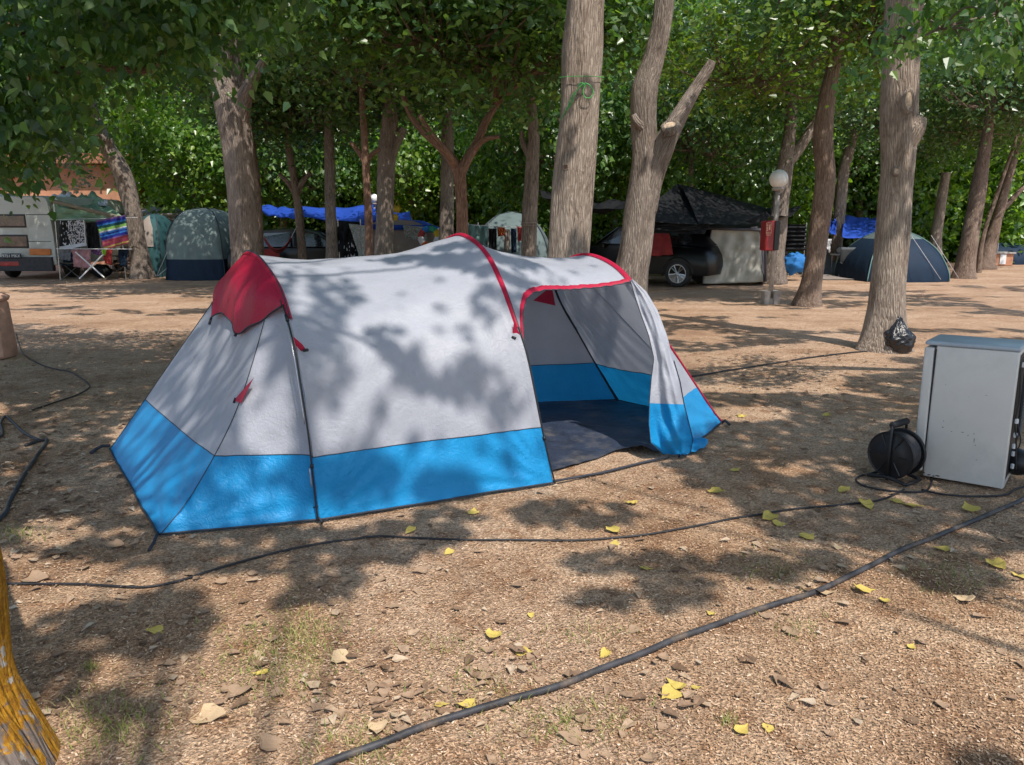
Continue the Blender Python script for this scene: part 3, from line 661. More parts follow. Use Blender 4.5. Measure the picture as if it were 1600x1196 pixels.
# grass
gr = []; gf = []
for (x, y, rx, ry, n) in [(430, 1030, 90, 60, 900), (170, 1130, 90, 50, 500), (480, 985, 40, 40, 320), (560, 1170, 70, 40, 320), (900, 1135, 110, 35, 420), (760, 1080, 80, 40, 220), (1250, 985, 40, 20, 60), (1480, 905, 60, 30, 200), (1200, 890, 60, 25, 120), (930, 985, 80, 20, 100), (140, 1045, 10, 6, 60), (30, 835, 40, 12, 160), (25, 570, 60, 14, 260), (1135, 1130, 12, 8, 40), (700, 1010, 40, 15, 70)]:
    for _ in range(n):
        px = x + r1.randn() * rx * .6; py = y + r1.randn() * ry * .6; p = G(px, min(1400, py)); h = .010 + r1.rand() * .022; a = r1.rand() * 6.28; b_ = r1.rand() * 6.28; w_ = .0012 + r1.rand() * .001
        d = Vector((math.cos(a) * w_, math.sin(a) * w_, 0)); le = Vector((math.cos(b_), math.sin(b_), 0)) * h * (.5 + r1.rand())
        k = len(gr); gr += [tuple(p - d), tuple(p + d), tuple(p + d * .7 + le * .4 + Vector((0, 0, h * .7))), tuple(p - d * .7 + le * .4 + Vector((0, 0, h * .7))), tuple(p + le + Vector((0, 0, h)))]
        gf += [(k, k+1, k+2, k+3), (k+3, k+2, k+4)]
o = mk('grass', gr, gf, M['grass'], smooth=False); tagp(o, 'sparse short green and straw coloured grass growing through the gravel', 'grass', kind='stuff')
# ---------------------------------------------------------------- trees
def gyp(Y): return 598 - FP * math.tan(TH - math.atan(H / Y))
def leafcloud(cl, nper, sig, size, rsx, droop=.35, flat=.8):
    K = len(cl); n = K * nper
    c = np.repeat(cl, nper, 0) + rsx.randn(n, 3) * np.array([sig, sig, sig * flat])
    th = rsx.rand(n) * 6.28; ax = unit(np.stack([np.cos(th), np.sin(th), -droop * 1.6 + rsx.randn(n) * .45], 1))
    out = unit(c - c.mean(0) + 1e-6); out[:, 2] = np.abs(out[:, 2]) * .3
    nr = unit(np.stack([rsx.randn(n) * .5, rsx.randn(n) * .5, .28 + .35 * rsx.rand(n)], 1) + out * .8); nr = unit(nr - ax * np.sum(nr * ax, 1)[:, None])
    s = size * (.45 + .95 * rsx.rand(n)); return leaf_mesh_np(c, s, ax, nr, .9, .06, .0)
def crown_mesh(name, R3, K, nper, size, mat, seed, twig=True, sig=.34, bark='bark_brown', low=.9, shell=.34):
    rsx = np.random.RandomState(seed); d = unit(rsx.randn(K, 3)); r = rsx.rand(K, 1) ** shell
    cl = d * r * np.array(R3); cl *= 1 + .22 * np.sin(d[:, :1] * 5 + seed) * np.cos(d[:, 1:2] * 4 + seed)
    cl[:, 2] = np.where(cl[:, 2] < 0, cl[:, 2] * low, cl[:, 2])
    V, F = leafcloud(cl, nper, sig, size, rsx)
    fm = np.zeros(len(F), int)
    if twig:
        tb = MB()
        for p in cl[::2]:
            a = np.array([p[0] * .15, p[1] * .15, -R3[2] * .55]); mid = (a + p) / 2 + np.array([0, 0, -.25]) ; tb.tube([a, mid, p], [.022, .014, .005], 4, cap=False)
        b = len(V); V = np.concatenate([V, np.array(tb.v)]); F2 = np.array(tb.f) + b; F = np.concatenate([F, F2]); fm = np.concatenate([fm, np.ones(len(F2), int)])
    o = mk(name, V, F, [M[mat], M[bark]], smooth=False, fm=fm, attrs={'rest': V}); me = o.data; bpy.data.objects.remove(o); return me
CM = {}
CM['a'] = crown_mesh('crown', (2.5, 2.5, 1.6), 125, 85, .11, 'leaf', 11, sig=.38)
CM['b'] = crown_mesh('crown', (2.6, 2.4, 1.7), 125, 85, .11, 'leaf', 23, sig=.38)
CM['c'] = crown_mesh('crown', (2.5, 2.5, 1.6), 115, 80, .11, 'leaf_dark', 37, sig=.38)
CM['l'] = crown_mesh('crown', (2.8, 2.6, 2.3), 140, 100, .14, 'leaf_light', 41, sig=.40, shell=.22)
CM['m'] = crown_mesh('crown', (2.8, 2.6, 2.3), 140, 100, .14, 'leaf_mid', 43, sig=.40, shell=.22)
CM['g'] = crown_mesh('crown', (1.8, 1.6, 1.1), 70, 70, .085, 'leaf_gold', 47, sig=.3)
CM['h'] = crown_mesh('crown', (3.4, 2.4, 3.8), 230, 85, .21, 'leaf_mid', 53, sig=.5, twig=False, shell=.16)
CM['k'] = crown_mesh('crown', (3.4, 2.4, 3.8), 230, 85, .21, 'leaf_light', 59, sig=.5, twig=False, shell=.16)
def put_crown(root, key, pos, rz=0, sc=(1, 1, 1)):
    o = bpy.data.objects.new('crown', CM[key]); C.objects.link(o); o.parent = root; o.location = Vector(pos) - org(root); o.rotation_euler = (0, 0, rz); o.scale = sc; return o
NT = [0]
def tree(label, Y, path, bark, crowns=(), branches=(), near=False, group='trees standing over the pitches', name='broadleaf_tree', flare=1.3, ytop=None, wob=.0, top=5.2, dY=0.0):
    """path: (px, py, width px) from the ground up at depth Y"""
    NT[0] += 1; pts = []; rad = []
    for i, (x, y, w_) in enumerate(path):
        Yi = Y + dY * i / len(path)
        p = A(x, y, Yi) if not (i == 0 and y is None) else A(x, gyp(Y), Y); dep = p.y * CT - (p.z - H) * ST
        pts.append(p); rad.append(w_ / 2 / FP * dep)
    b = pts[0].copy(); root = thing(name, label, 'tree', (b.x, b.y, 0), group)
    if top: 
        last, prev = pts[-1], pts[-2]; d = (last - prev).normalized(); d.z = max(d.z, .6); k = (top - last.z) / d.z
        if k > .1: pts.append(last + d * k); rad.append(rad[-1] * .6)
    step = 5 if near else 3; S = spline(pts, step * (5 if near else 2)); RR_ = np.interp(np.linspace(0, 1, len(S)), np.linspace(0, 1, len(rad)), rad)
    base = Vector(S[0]); 
    S = [base - Vector((0, 0, .15))] + [Vector(q) for q in S]; RR_ = [RR_[0] * flare] + [r * (1 + (flare - 1) * math.exp(-(q.z - 0) / .22)) for r, q in zip(RR_, S[1:])]
    mb = MB(); mb.tube(S, RR_, 44 if near else 16, rough=.10 if near else .12, seed=NT[0] * 3.7)
    for br in branches:
        bp = [A(x, y, Y + dy) for x, y, w_, dy in br]; brd = [w_ / 2 / FP * Y for x, y, w_, dy in br]
        S2 = spline(bp, 12 if near else 5); mb.tube(S2, np.interp(np.linspace(0, 1, len(S2)), np.linspace(0, 1, len(brd)), brd), 28 if near else 10, rough=.12, seed=NT[0] * 5.1 + len(mb.v) * .001)
    mb.build('trunk', M[bark], root, smooth=True, rest=True)
    for c_ in crowns: put_crown(root, c_[0], c_[1], c_[2] if len(c_) > 2 else 0, c_[3] if len(c_) > 3 else (1, 1, 1))
    return root
def up_(x, Y, z, dx=0, dy=0):
    p = A(x, 348, Y); return (p.x + dx, p.y + dy, z)
GA = 'trees standing over the pitches'
T_ = {}
tree('grey furrowed trunk leaning left beside the striped towel', 22.5, [(222, 434, 30), (214, 380, 27), (205, 320, 26), (190, 270, 26), (168, 232, 24), (150, 190, 18), (143, 160, 14)], 'bark_grey', [('a', up_(130, 22.5, 6.5), 1), ('m', up_(40, 23.5, 7.4), 2)], [[(168, 240, 18, 0), (172, 225, 12, -.1), (170, 215, 9, -.2)]])
tree('thick fluted brown trunk rising behind the crimson vent hood', 13.5, [(388, None, 54), (382, 400, 42), (378, 320, 42), (372, 240, 44), (365, 190, 48), (358, 150, 46), (350, 110, 30), (352, 70, 22)], 'bark_grey', [('b', up_(250, 15.5, 6.9, 0, .8), 2)], [[(372, 200, 30, 0), (380, 160, 24, -.1), (392, 130, 18, -.2), (406, 105, 12, -.2), (420, 82, 9, -.2)], [(366, 160, 26, .05), (368, 110, 24, .15), (370, 60, 18, .2), (372, 10, 14, .2)]], near=True)
tree('dark slim trunk half hidden right of the thick fluted trunk', 19, [(404, None, 22), (400, 340, 20), (396, 280, 20), (392, 240, 18)], 'bark_brown', [('c', up_(410, 19.5, 5.4), 1)])
tree('small forked trunk in front of the black car, blue tarp behind', 20, [(476, None, 14), (470, 370, 13), (466, 325, 13), (462, 300, 12)], 'bark_brown', [('c', up_(460, 20, 4.7), 4, (1, 1, .85))], [[(464, 308, 11, 0), (452, 288, 8, 0), (436, 272, 6, 0)], [(464, 306, 10, 0), (472, 286, 8, 0), (486, 270, 6, 0)]])
tree('straight grey trunk standing between black car and dark windbreak', 19.5, [(520, None, 20), (518, 370, 18), (516, 320, 17), (515, 260, 17)], 'bark_grey', [('b', up_(520, 20, 5.1), 5)])
tree('thin reddish trunk beside the globe lamp, forked on top', 17, [(577, None, 15), (576, 350, 12), (573, 290, 11), (571, 250, 12)], 'bark_red', [('c', up_(560, 17, 5.2), 3, (.9, .9, .85))], [[(571, 256, 10, 0), (562, 240, 8, 0), (548, 222, 6, 0)], [(572, 254, 9, 0), (582, 241, 8, 0), (594, 233, 6, 0)]])
tree('broad grey trunk just right of the globe lamp', 18, [(600, None, 34), (601, 360, 27), (602, 310, 26), (604, 260, 28), (606, 230, 30)], 'bark_grey', [('a', up_(640, 18.4, 5.6), 1)], [[(608, 250, 20, 0), (618, 225, 16, 0), (630, 200, 12, 0)]])
tree('grey trunk directly behind the reddish forked tree', 20, [(697, None, 26), (698, 330, 22), (699, 280, 20), (699, 230, 20)], 'bark_grey', [('b', up_(720, 20.5, 5.6), 2)])
tree('reddish forked tree right behind the middle tent arch', 12.5, [(722, None, 24), (722, 350, 19), (721, 310, 18), (719, 275, 20), (718, 262, 22)], 'bark_red', [('a', up_(700, 12.3, 4.9), 0, (1.1, 1, .9)), ('b', up_(790, 12.9, 4.7), 3, (.8, .9, .85)), ('a', up_(600, 12.9, 5.0), 4, (.8, .9, .8))],
     [[(716, 268, 18, 0), (704, 246, 14, .05), (684, 226, 12, .1), (662, 206, 11, .15), (642, 180, 9, .2), (630, 150, 7, .2)], [(715, 262, 10, 0), (700, 240, 9, -.2), (676, 212, 8, -.3), (655, 180, 6, -.4)],
      [(720, 268, 18, 0), (732, 246, 14, 0), (745, 224, 13, .05), (758, 192, 11, .1), (775, 160, 9, .2), (772, 120, 7, .2), (752, 60, 6, .2)], [(742, 232, 9, 0), (758, 218, 8, -.1), (780, 214, 5, -.2)], [(775, 165, 8, .2), (800, 140, 6, .2), (840, 110, 5, .2)]], top=None, near=True)
tree('grey trunk tied with cord in front of the grey dome tent', 14, [(824, None, 30), (826, 390, 24), (828, 330, 24), (831, 270, 22), (834, 220, 18), (832, 190, 16)], 'bark_grey', [('c', up_(850, 14.4, 5.6), 2)], [[(831, 250, 12, 0), (818, 225, 9, .1), (815, 205, 6, .1)]], near=True)
T10 = tree('thick pale straight trunk with a green cord tied round it', 9, [(878, None, 84), (888, 400, 64), (893, 330, 64), (899, 250, 62), (905, 170, 61), (911, 80, 60), (916, 0, 58), (920, -60, 54)], 'bark_pale', [], near=True)
tree('double stemmed pale tree with a sawn off right stem', 11.5, [(968, None, 70), (988, 420, 52), (997, 360, 50), (1004, 300, 46), (1008, 240, 40), (1006, 185, 38), (1008, 140, 42), (1022, 90, 34), (1033, 40, 30), (1040, -20, 30)], 'bark_grey', [], [[(1008, 330, 34, 0), (1020, 275, 32, -.03), (1034, 235, 32, -.05), (1048, 205, 30, -.05), (1068, 170, 22, -.05), (1086, 140, 18, 0), (1106, 108, 15, 0), (1112, 96, 12, 0)], [(1003, 200, 14, -.1), (994, 190, 12, -.2), (989, 180, 10, -.2)]], near=True, top=6)
tree('gnarled trunk right behind the lamp post with the red box', 20.5, [(1208, 440, 36), (1211, 390, 30), (1218, 330, 26), (1224, 280, 26), (1228, 250, 24), (1234, 205, 18), (1240, 150, 15), (1244, 100, 12)], 'bark_grey', [('b', up_(1220, 20.5, 5.7), 0)], [[(1226, 258, 22, 0), (1244, 238, 17, 0), (1262, 212, 15, 0), (1280, 180, 14, 0)]])
tree('leaning reddish trunk at the middle right, foot on open ground', 15, [(1261, 478, 36), (1268, 440, 31), (1276, 390, 29), (1284, 330, 30), (1290, 270, 31), (1286, 220, 30), (1290, 170, 26), (1301, 110, 22), (1310, 60, 22)], 'bark_brown', [('a', up_(1330, 15.3, 5.8), 2), ('g', up_(1150, 15.5, 4.8), 2, (1.4, 1.2, 1))], [], near=True)
tree('shaded trunk behind the left end of the right hand blue tarp', 24.5, [(1302, 426, 20), (1308, 370, 18), (1313, 320, 18), (1318, 270, 16), (1326, 240, 16)], 'bark_grey', [('c', up_(1340, 24.5, 5.4), 0)])
T15 = tree('big pale trunk with sawn knots, black bag at its foot', 9.8, [(1380, 546, 64), (1386, 480, 54), (1391, 410, 51), (1397, 340, 50), (1402, 270, 50), (1405, 210, 54), (1406, 150, 53), (1408, 80, 54), (1415, 0, 57), (1420, -50, 56)], 'bark_pale', [], [[(1412, 225, 40, -.04), (1428, 200, 34, -.08), (1436, 182, 22, -.1)]], near=True, top=6.5)
tree('pale sawn off trunk rising behind the dark blue dome tent', 26, [(1460, None, 22), (1463, 370, 17), (1470, 320, 15), (1476, 285, 13), (1478, 270, 14)], 'bark_pale', [], top=None)
tree('tall brown trunk leaning right beside the dome tent guy lines', 22.5, [(1505, 436, 30), (1512, 390, 26), (1521, 340, 24), (1530, 290, 22), (1538, 240, 18), (1546, 190, 14)], 'bark_brown', [('c', up_(1540, 22.8, 5.6), 1)])
tree('forked brown trunk at the far right before the navy tent', 27, [(1538, 417, 28), (1548, 380, 20), (1556, 350, 16), (1563, 325, 14)], 'bark_brown', [('c', up_(1580, 27, 5.6), 4)], [[(1562, 330, 10, 0), (1578, 315, 8, 0), (1600, 292, 6, 0)]])
tree('thin dark stem between the two brown trunks at far right', 25, [(1529, 425, 8), (1534, 380, 7), (1545, 340, 6), (1552, 320, 6)], 'bark_brown', [('c', up_(1500, 25, 5.2), 3)])
# other trees of the park, behind and between
for k, (x, Y, key, z, lab) in enumerate([(1128, 27, 'm', 5.4, 'grey trunk seen above the peak of the black shade net'), (1160, 30, 'k', 6, 'thin far trunk above the right slope of the black shade net'), (1340, 31, 'm', 6, 'far dark trunk behind the right hand blue tarp'), (958, 26, 'l', 5.5, 'far trunk between the two big pale trunks'), (300, 27, 'l', 5.2, 'far trunk above the pale dome tent on the left'), (640, 29, 'l', 5.3, 'far trunk behind the tent with the blue roof'), (440, 28, 'm', 5.3, 'far trunk behind the left blue tarp'), (780, 28, 'l', 5.3, 'far trunk behind the grey dome tent'), (1420, 33, 'k', 6, 'far trunk behind the dark blue dome tent'), (1075, 22, 'a', 5.4, 'dark trunk seen high above the peak of the black shade net'), (868, 24, 'm', 5.6, 'thin dark trunk just left of the thickest pale trunk')]):
    tree(lab, Y, [(x, None, 11 if Y > 25 else 14), (x + 3, 330, 9), (x + 5, 260, 8)], 'bark_brown', [(key, up_(x + 10, Y, z - .8), k * 1.3, (1, 1, 1.25))])
# wall of trees beyond the pitches
for k in range(30):
    Y = 33 + (k % 3) * 3.2; x = -110 + k * 61; key = 'hk'[k % 2]
    p = up_(x, Y, 3.0 + (k % 3) * 1.0); side = 'left' if x < 500 else ('middle' if x < 1050 else 'right')
    root = thing('broadleaf_tree', 'leafy tree closing the view at the far back of the campsite', 'tree', (p[0], p[1], 0), 'background trees at the far end of the campsite')
    mb = MB(); mb.tube([(p[0], p[1], -.1), (p[0] + .1, p[1], 1.5), (p[0], p[1], 3.2)], [.2, .16, .12], 10, rough=.1, seed=k); mb.build('trunk', M['bark_brown'], root, smooth=True, rest=True)
    put_crown(root, key, p, k * 2.1, (1, 1, 1.05)); put_crown(root, 'kh'[k % 2], (p[0] + 1.4, p[1] + 2.5, p[2] + 4.6), k * 1.1, (1, 1, .9))
# ---------------------------------------------------------------- near trees out of frame whose crowns hang in and shade the pitch; leaves placed to shape that shade
def msk(lst, x, y, base=0.0):
    s = base
    for cx, cy, rx, ry, v in lst:
        q = ((x - cx) / rx) ** 2 + ((y - cy) / ry) ** 2
        if q < 1.4: s += v * (1 if q < .8 else max(0, 1 - (q - .8) / .55))
    return s
GM = [(160, 750, 260, 120, 1.1), (85, 830, 60, 24, -1.3), (190, 838, 40, 14, -1), (140, 900, 70, 14, -.9), (150, 925, 60, 16, -1), (240, 970, 100, 50, 1.1), (120, 985, 60, 45, .6), (400, 858, 240, 34, 1.1), (480, 922, 50, 24, .8), (535, 912, 30, 14, 1), (640, 835, 90, 24, .9), (700, 806, 50, 14, .9), (60, 1040, 70, 60, .9),
      (1260, 700, 230, 85, 1.0), (1170, 645, 70, 12, -1), (1110, 700, 60, 14, -.5), (1230, 735, 100, 10, -.5), (1480, 820, 190, 50, 1.0), (1280, 800, 120, 50, .7), (900, 803, 100, 22, .9), (1000, 880, 110, 17, .9), (970, 935, 90, 14, .9), (1060, 920, 70, 16, .7), (1490, 890, 80, 34, .8), (1220, 880, 110, 24, .8), (1100, 945, 90, 14, .4), (1130, 595, 170, 30, .9), (1500, 700, 200, 90, .9),
      (150, 600, 200, 40, .8), (220, 540, 150, 18, -.9), (700, 1165, 60, 20, .5), (1530, 1190, 60, 20, .4), (190, 1110, 55, 40, .5)]
TM = [(cx, cy, rx * .74, ry * .74, v) for cx, cy, rx, ry, v in [(505, 560, 62, 120, 1.2), (530, 470, 45, 50, 1.1), (470, 440, 40, 36, .9), (635, 575, 42, 48, 1.1), (770, 480, 70, 46, .75), (735, 590, 45, 60, 1.1), (790, 640, 34, 50, .9), (660, 690, 40, 18, 1.0), (600, 640, 26, 20, .8), (700, 425, 100, 20, .6), (560, 745, 90, 60, 1.1), (700, 760, 75, 45, 1.1), (800, 720, 30, 30, .6), (640, 400, 60, 14, .4), (860, 400, 60, 14, .6), (940, 420, 40, 10, .5), (800, 400, 26, 20, .6)]]
TH_ = [(320, 640, 210, 240, 1.3), (425, 660, 42, 70, -1.2), (400, 560, 22, 34, -1.2), (365, 505, 16, 26, -1), (350, 560, 10, 30, -1.1), (320, 540, 9, 26, -1), (300, 590, 8, 26, -1), (220, 650, 30, 14, -1), (200, 690, 34, 14, -1), (230, 740, 20, 40, -1), (270, 800, 24, 30, -1), (430, 790, 40, 20, -.8), (460, 600, 26, 40, -.8), (375, 440, 14, 40, -1.2)]
r2 = np.random.RandomState(19)
POS = []
sx, sy = SD.x / SD.z, SD.y / SD.z
PT = []
def add_leaf(tgt, zlo=5.0, zhi=7.4, fine=False):  # sets an unseen leaf up the sun ray from the spot to shade
    for _ in range(6):
        z = zlo + (zhi - zlo) * r2.rand(); k = (z - tgt[2]); p = (tgt[0] + sx * k, tgt[1] + sy * k, z)
        if p[1] < .3 or (z - H) / p[1] > math.tan(R(16.5)) or abs(p[0]) > p[1] * .75 + .5: POS.append((*p, .075 if fine else .12)); return
gn = 0
for _ in range(56000):
    x = -8.5 + 18 * r2.rand(); y = 1.2 + 7 * r2.rand()
    if in_tent(x, y) or any(in_tent(x + sx * q, y + sy * q) for q in (.4, .8, 1.15)): continue
    if -6.7 < x < -5.2 and y > 8: continue
    if y < 7.2:
        px, py = proj((x, y, 0))
        if px < -150 or px > 1750: s = .55
        else: s = msk(GM, px, py)
    else: s = .5 + 1.7 * noise.noise(Vector((x * .55, y * .9, 2.2)))
    s += .32 * noise.noise(Vector((x * 2.3, y * 2.3, 7)))
    if s > .5 and r2.rand() < .85: add_leaf((x, y, 0))
def on_tent(Pg, n, jl, TM=TM):
    a, b = Pg.shape[:2]
    for _ in range(n):
        i = r2.randint(a); j = int(r2.rand() * jl); p = Pg[i, j]; px, py = proj(p); s = msk(TM, px, py) + .55 * noise.noise(Vector((px * .035, py * .035, 1))) + .35 * noise.noise(Vector((p[0] * 3, p[1] * 3, p[2] * 3)))
        if (s > .74 and r2.rand() < .26) or r2.rand() < .008: add_leaf(p, 7.0, 9.5, True)
on_tent(Pm, 9000, 62); on_tent(P, 2500, 36); on_tent(q1, 2600, 78, TH_); on_tent(q2, 3600, 78, TH_)
for br_ in ([(840, 400), (780, 425), (720, 440), (650, 425), (600, 436)], [(820, 470), (760, 480), (700, 455), (660, 452)], [(800, 430), (740, 400), (690, 395)], [(560, 660), (620, 700), (700, 690)]):  # leaf strings added to cast branch-shaped shade on the tent
    for q in spline([(a, b, 0) for a, b in br_], 16):
        for _ in range(4):
            pq = (q[0] + r2.randn() * 11, q[1] + r2.randn() * 7); u_ = np.clip((pq[0] - 480) / 340, 0, 1); add_leaf(A(pq[0], pq[1], 4.5 + .9 * (1 - (pq[1] - 370) / 400)), 6.0, 6.8, True)
for _ in range(900):  # unseen leaves added to keep the fridge in shade
    q_ = FBq = G(1445, 746) + Vector((.81, -.58, 0)) * (.5 * r2.rand()) + Vector((.58, .81, 0)) * (.5 * r2.rand() ** 2) + Vector((0, 0, .9 * r2.rand() ** .6)); add_leaf(q_, 4.2, 6)
POS = np.array(POS); print('shade leaves', len(POS))
NEAR = [(-1.62, 2.02, 'rough trunk crusted with orange lichen at the lower left corner'), (-5.2, 1.2, 'tree out of frame on the left, its crown shading the pitch'), (.9, -3.2, 'tree behind the viewpoint whose crown dapples the tent'), (4.6, -.6, 'tree out of frame on the right, crown over the fridge'), (8.6, 4.6, 'tree far out on the right shading the gravel')]
POS2 = []  # unseen high leaves added so shade bands fall on the ground behind
for _ in range(90000):
    x = -13 + 27 * r2.rand(); y = 6.6 + 13.4 * r2.rand(); s = 1.5 * noise.noise(Vector((x * .42, y * .75, 2.2))) + .9 * noise.noise(Vector((x * 1.6, y * 2.4, 7)))
    if s < .2 or r2.rand() > .8 or (x > 1.4 and y < 7.6) or (-6.9 < x < -5 and 8.3 < y < 10): continue
    z = 6.0 + 2.6 * r2.rand(); p = (x + sx * z, y + sy * z, z)
    if p[1] < .3 or (z - H) / p[1] > math.tan(R(16.2)): POS2.append(p)
POS2 = np.array(POS2); OWN2 = [o for o in C.objects if o.type == 'EMPTY' and o.get('category') == 'tree' and 6 < o.location.y < 21 and any(q.name.startswith('trunk') for q in o.children)]
X2 = np.array([[o.location.x, o.location.y] for o in OWN2]); w2 = np.argmin(((POS2[:, None, :2] - X2[None]) ** 2).sum(2), 1); print('high leaves', len(POS2))
for k, o_ in enumerate(OWN2):
    m_ = POS2[w2 == k]; n = len(m_)
    if n < 20: continue
    th = r2.rand(n) * 6.28; ax = unit(np.stack([np.cos(th), np.sin(th), -.4 + r2.randn(n) * .35], 1)); nr = unit(np.stack([r2.randn(n) * .4 + .2, r2.randn(n) * .4 - .3, np.ones(n)], 1)); nr = unit(nr - ax * np.sum(nr * ax, 1)[:, None])
    Vv, Ff = leaf_mesh_np(m_, .09 + .07 * r2.rand(n), ax, nr, 1.05, .08, .12); mk('crown', Vv, Ff, M['leaf'], o_, smooth=False)
root = tree('tree added out of frame beyond the camper van, crown shading its roof', 19.2, [(-110, None, 30), (-100, 300, 26), (-60, 200, 22)], 'bark_grey', [('m', (-12.6, 19.4, 5.6), 1)])  # unseen tree added to shade the van and its awning
NX = np.array([[n[0], n[1]] for n in NEAR]); own = np.argmin(((POS[:, None, :2] - NX[None]) ** 2).sum(2), 1)
for k, (tx, ty, lab) in enumerate(NEAR):
    root = thing('broadleaf_tree', lab, 'tree', (tx, ty, 0), None if k == 0 else 'near trees whose crowns overhang the pitch')
    mine4 = POS[own == k]; mine = mine4[:, :3]; mb = MB(); cx = mine.mean(0)
    if k == 0:
        S = spline([(-1.60, 2.0, -.15), (-1.63, 2.0, .0), (-1.70, 2.0, .25), (-1.735, 2.01, .6), (-1.78, 2.02, 1.1), (-1.86, 2.05, 2.0), (-1.9, 1.9, 3.0), (-1.7, 1.7, 3.9)], 30)
        rr = np.interp([q[2] for q in S], [-.15, 0, .2, .6, 1.1, 2.2, 4], [.27, .245, .225, .215, .205, .19, .13]); mb.tube(S, rr, 72, rough=.17, seed=3)
        for q in range(0):   # buttress ridges at the foot
            a = -.9 + q * .55; d = Vector((math.cos(a), math.sin(a), 0)); mb.tube(spline([Vector((-1.62, 2.0, -.1)) + d * .26, Vector((-1.65, 2.0, .08)) + d * .22, Vector((-1.70, 2.0, .3)) + d * .19, Vector((-1.735, 2.0, .6)) + d * .15], 12), np.linspace(.07, .03, 37), 12, rough=.2, seed=q)
    else:
        S = spline([(tx, ty, -.15), (tx + .05, ty, 1.0), (tx - .05, ty + .1, 2.4), (tx + .1, ty + .1, 3.6)], 12); mb.tube(S, np.linspace(.26, .15, len(S)), 20, rough=.1, seed=k)
    hub = Vector(S[-1]); idx = r2.choice(len(mine), min(26, len(mine)), replace=False)
    for j in idx:
        e = Vector(mine[j]); mid = hub.lerp(e, .5) + Vector((r2.randn() * .15, r2.randn() * .15, .35)); L = (e - hub).length
        if L > 7: continue
        if j % 3 == 0: mid.z += .2
        mb.tube(spline([hub - Vector((0, 0, .2)), mid, e], 6), np.linspace(.03 if j % 4 else .05, .006, 13), 7, rough=.1, seed=j)
    mb.build('trunk', M['bark_lichen' if k == 0 else 'bark_grey'], root, smooth=True, rest=True)
    n = len(mine); th = r2.rand(n) * 6.28; ax = unit(np.stack([np.cos(th), np.sin(th), -.4 + r2.randn(n) * .35], 1)); nr = unit(np.stack([r2.randn(n) * .4 + .2, r2.randn(n) * .4 - .3, np.ones(n)], 1)); nr = unit(nr - ax * np.sum(nr * ax, 1)[:, None])
    Vv, Ff = leaf_mesh_np(mine, mine4[:, 3] * (.65 + .6 * r2.rand(n)), ax, nr, 1.05, .08, .12); mk('crown', Vv, Ff, M['leaf'], root, smooth=False)
# crowns hanging in from the left and the right edge
def edge_tree(tx, ty, lab, limbs, clumps, leafm, size=.13, nper=60, sig=.22):
    root = thing('broadleaf_tree', lab, 'tree', (tx, ty, 0), GA); mb = MB()
    S = spline([(tx, ty, -.1), (tx, ty + .1, 1.2), (tx + .05, ty, 2.6)], 10); mb.tube(S, np.linspace(.26, .17, len(S)), 20, rough=.1, seed=tx)
    for L_ in limbs:
        bp = [Vector(S[-1])] + [A(x, y, Y) for x, y, Y, w_ in L_]; rd = [.11] + [w_ / 2 / FP * Y for x, y, Y, w_ in L_]
        q = spline(bp, 8); mb.tube(q, np.interp(np.linspace(0, 1, len(q)), np.linspace(0, 1, len(rd)), rd), 12, rough=.12, seed=len(mb.v) * .01)
    ends = [Vector(A(x, y, Y)) for L_ in limbs for x, y, Y, w_ in L_]
    for (x, y, Y) in clumps[::2]:
        e = Vector(A(x, y, Y)); s_ = min(ends, key=lambda q: (q - e).length)
        if (s_ - e).length < 2.2: mb.tube(spline([s_, s_.lerp(e, .5) + Vector((0, 0, .08)), e], 4), np.linspace(.012, .003, 9), 5)
    mb.build('trunk', M['bark_red' if tx < 0 else 'bark_grey'], root, smooth=True, rest=True)
    cl = np.array([tuple(A(x + r2.randn() * 10, y + r2.randn() * 8, Y + r2.randn() * .35)) for x, y, Y in clumps]); V, F = leafcloud(cl, nper, sig, size, r2, .7)
    mk('crown', V, F, M[leafm], root, smooth=False)
cl = []
rr_ = random.Random(5)
for _ in range(150):
    x = rr_.uniform(-130, 440); y = rr_.uniform(-110, 150 if x < 60 else 95 if x < 130 else (80 if x < 290 else -40)); Y = rr_.uniform(6.2, 9.0); cl.append((x, y, Y))
for _ in range(34): cl.append((rr_.uniform(-120, 45), rr_.uniform(150, 240), rr_.uniform(6.2, 7.6)))
for _ in range(3): cl.append((rr_.uniform(330, 370), rr_.uniform(50, 110), rr_.uniform(6.5, 8)))
edge_tree(-6.4, 7.0, 'mulberry tree out of frame on the left, reddish limbs and low leafy crown hanging in', [[(-60, 215, 6.9, 22), (0, 182, 7.0, 16), (55, 160, 7.1, 10)], [(-40, 150, 7.3, 20), (60, 120, 7.4, 14), (150, 106, 7.5, 12), (225, 110, 7.6, 12), (252, 85, 7.6, 10), (264, 30, 7.7, 8)], [(90, 10, 7.0, 10)], [(-20, 60, 7.2, 16), (300, 10, 7.8, 8)]], cl, 'leaf', .078, 150, .24)
cl = []
for _ in range(26): t = rr_.random(); cl.append((1650 - 190 * t + rr_.uniform(-20, 20), 70 + rr_.uniform(-75, 12) + 25 * t * t, rr_.uniform(6.0, 7.0)))
for _ in range(9): t = rr_.random(); cl.append((1470 - 130 * t, 35 + 85 * t + rr_.uniform(-40, 5), rr_.uniform(6.2, 6.8)))
for _ in range(12): cl.append((rr_.uniform(1470, 1600), rr_.uniform(-90, -20), rr_.uniform(6.2, 7.0)))
